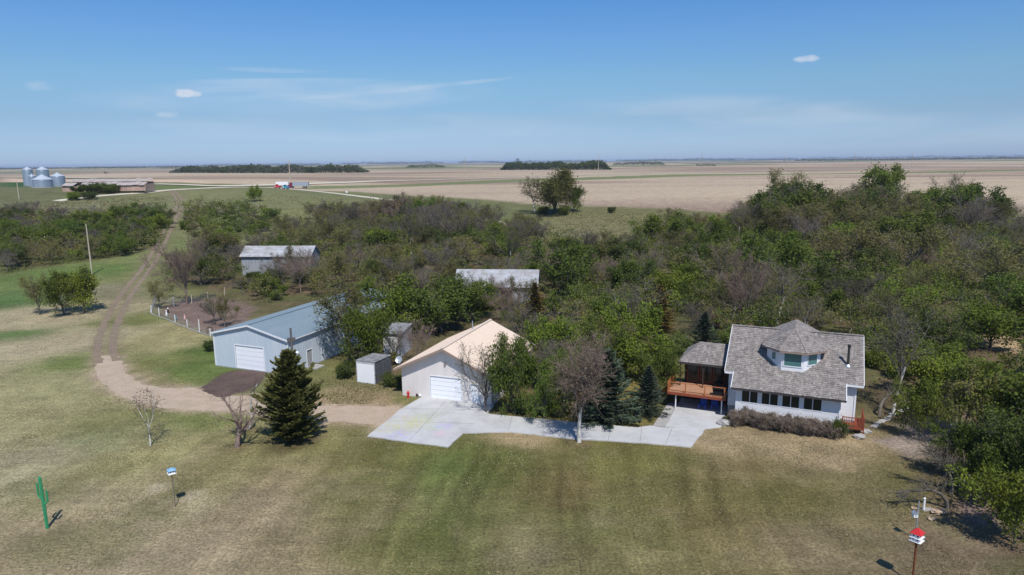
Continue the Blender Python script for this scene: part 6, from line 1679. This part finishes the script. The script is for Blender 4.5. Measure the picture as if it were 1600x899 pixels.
# ------------------------------------------------------------------ far groves and horizon trees
def grove(px0, px1, pyb0, pyb1, top, name, label, mats, n, seed, size, depth=40, gap=0.0):
    rg = np.random.default_rng(seed); a, b = at(px0, pyb0), at(px1, pyb1)
    u = rg.uniform(0, 1, n); d = rg.uniform(0, depth, n)
    x = a.x + (b.x - a.x) * u; y = a.y + (b.y - a.y) * u + d
    mid = at((px0 + px1) / 2, (pyb0 + pyb1) / 2); hmx = tall(mid, top)
    prof = .30 + .55 * vnoise(x, y * .2, hmx * 1.3, seed) ** 1.3 + .38 * vnoise(x, y, hmx * .4, seed + 2)
    ends = np.clip(np.minimum(u, 1 - u) * 18, .25, 1)
    ok = (vnoise(x, y * 0, hmx * 6, seed + 3) > gap)
    x, y, prof, ends = x[ok], y[ok], prof[ok], ends[ok]
    z = height(x, y) + hmx * prof * ends * rg.uniform(0, 1, len(x)) ** .6
    V, F = quads(np.stack([x, y, z], 1), size, rg, .7)
    me = np_mesh(name, V, F, [MT[q] for q in mats], (vnoise(x, y, hmx * .8, seed + 5) * len(mats) * .999).astype(int))
    return tag(link(name, me), label, 'trees', None, 'stuff')
grove(264, 568, 270.5, 270.0, 257, 'distant_grove', 'long dark shelterbelt of trees on the left of the far fields', ['leaf_dark', 'leaf_dark', 'litter', 'leaf_dark'], 16000, 3, 1.5, 60)
grove(782, 956, 266, 265.5, 250.5, 'distant_grove', 'green grove behind the highway in the middle of the far fields', ['leaf_green', 'leaf_dark', 'leaf_green'], 13000, 4, 1.4, 50)
grove(806, 812, 262, 262, 242, 'distant_tree', 'lone taller tree rising above the green grove', ['bark', 'leaf_olive'], 300, 14, .8, 8)
grove(634, 694, 262.5, 262, 256.5, 'distant_grove', 'small dark clump of trees between the two large groves', ['leaf_dark', 'bark'], 1200, 5, 1.6, 50)
grove(960, 1040, 258.2, 258, 252.5, 'distant_grove', 'small dark clump right of the green grove', ['leaf_dark', 'bark'], 1400, 6, 2, 60)
grove(1090, 1120, 259.5, 259.3, 256.5, 'distant_grove', 'tiny clump in the fields above the crest', ['leaf_dark'], 300, 7, 1.2, 20)
for i, (a, b, yb, tp, gap, sz) in enumerate(((-60, 300, 266, 263.2, .35, 3), (300, 800, 258.6, 255.9, .3, 5), (780, 1250, 253.6, 251, .35, 5), (1040, 1660, 249.5, 246.2, .12, 6), (-60, 560, 264.5, 261.8, .45, 5), (560, 1100, 256.3, 253.6, .4, 5), (1240, 1640, 251.8, 249.2, .3, 5))):
    grove(a, b, yb + (.0), yb - (b - a) * .0095, tp - (b - a) * .005, 'horizon_trees', ('low dark tree line above the grain bins', 'broken tree line on the horizon over the long shelterbelt', 'thin tree line on the horizon right of the green grove', 'dark blue tree line along the right horizon', 'faint tree patches on the left horizon', 'faint tree patches on the middle horizon', 'sparse tree patches below the right horizon')[i], ['leaf_dark', 'bark'], 5000, 20 + i, sz, 200, gap)

# ------------------------------------------------------------------ tall grass and dry tufts
def tufts(polys, n, seed, hgt, mats, label, gate=.3):
    rg = np.random.default_rng(seed); Vs = []
    for poly in polys:
        x0, x1 = min(q[0] for q in poly), max(q[0] for q in poly); y0, y1 = min(q[1] for q in poly), max(q[1] for q in poly)
        x, y = rg.uniform(x0, x1, n), rg.uniform(y0, y1, n); ok = (poly_sd(poly, x, y) > 0) & (vnoise(x, y, 2.6, seed) > rg.uniform(gate, .8, n)); x, y = x[ok], y[ok]
        z = height(x, y); a = rg.uniform(0, 6.28, len(x)); w_ = hgt * rg.uniform(.25, .5, len(x)); h = hgt * rg.uniform(.5, 1.3, len(x))
        lx, ly = rg.normal(0, .3, len(x)) * h, rg.normal(0, .3, len(x)) * h
        Vs.append(np.stack([np.stack([x - np.cos(a) * w_, y - np.sin(a) * w_, z], 1), np.stack([x + np.cos(a) * w_, y + np.sin(a) * w_, z], 1), np.stack([x + lx, y + ly, z + h], 1)], 1).reshape(-1, 3))
    V = np.concatenate(Vs); F = np.arange(len(V)).reshape(-1, 3)
    return tag(link('grass', np_mesh('grass', V, F, [MT[q] for q in mats], rg.integers(0, len(mats), len(F)))), label, 'grass', None, 'stuff')
MT['grass_dry'] = mat('grass_dry', (.34, .285, .175), .9, .1, n1=(.15, (.22, .195, .11), .8)); MT['grass_green'] = mat('grass_green', (.14, .15, .05), .9, .1, n1=(.2, (.18, .16, .08), .7))
tufts([w2([(290, 372), (285, 318), (430, 304), (560, 312), (700, 338), (820, 372), (760, 392), (600, 366), (430, 380)]), w2([(820, 372), (870, 332), (1160, 338), (1190, 350), (1120, 372), (960, 400), (860, 402)]), w2([(0, 330), (100, 316), (240, 306), (262, 312), (250, 336), (120, 344), (0, 352)])], 26000, 3, .42, ['grass_dry', 'grass_green'], 'rough dry and green pasture grass on the rise')
tufts([w2([(0, 420), (130, 410), (240, 380), (200, 440), (160, 500), (0, 620)]), w2([(190, 520), (240, 440), (235, 490), (330, 530), (335, 580), (290, 604), (215, 590)]), w2([(480, 600), (500, 575), (600, 598), (628, 632), (520, 632)])], 14000, 4, .14, ['grass_dry', 'grass_green'], 'mown grass along the lane and sheds')
tufts([w2([(-20, 900), (-20, 630), (160, 610), (240, 645), (560, 668), (700, 702), (730, 682), (1090, 703), (1130, 680), (1320, 695), (1420, 720), (1480, 800), (1600, 880), (1600, 905)])], 120000, 5, .095, ['grass_dry', 'grass_green'], 'short patchy lawn grass in the foreground', .35)

# ------------------------------------------------------------------ haze
hm = bpy.data.materials.new('haze'); hm.use_nodes = True; hm.node_tree.nodes.clear()
vo_ = hm.node_tree.nodes.new('ShaderNodeVolumePrincipled'); ho_ = hm.node_tree.nodes.new('ShaderNodeOutputMaterial')
vo_.inputs['Color'].default_value = (.62, .76, 1, 1); vo_.inputs['Density'].default_value = HAZE; vo_.inputs['Anisotropy'].default_value = 0.0
hm.node_tree.links.new(vo_.outputs[0], ho_.inputs['Volume'])
hb_ = MB().b2(-12500, 12500, -300, 16500, -12, 40).build('haze', hm); tag(hb_, None, None, None, 'stuff')
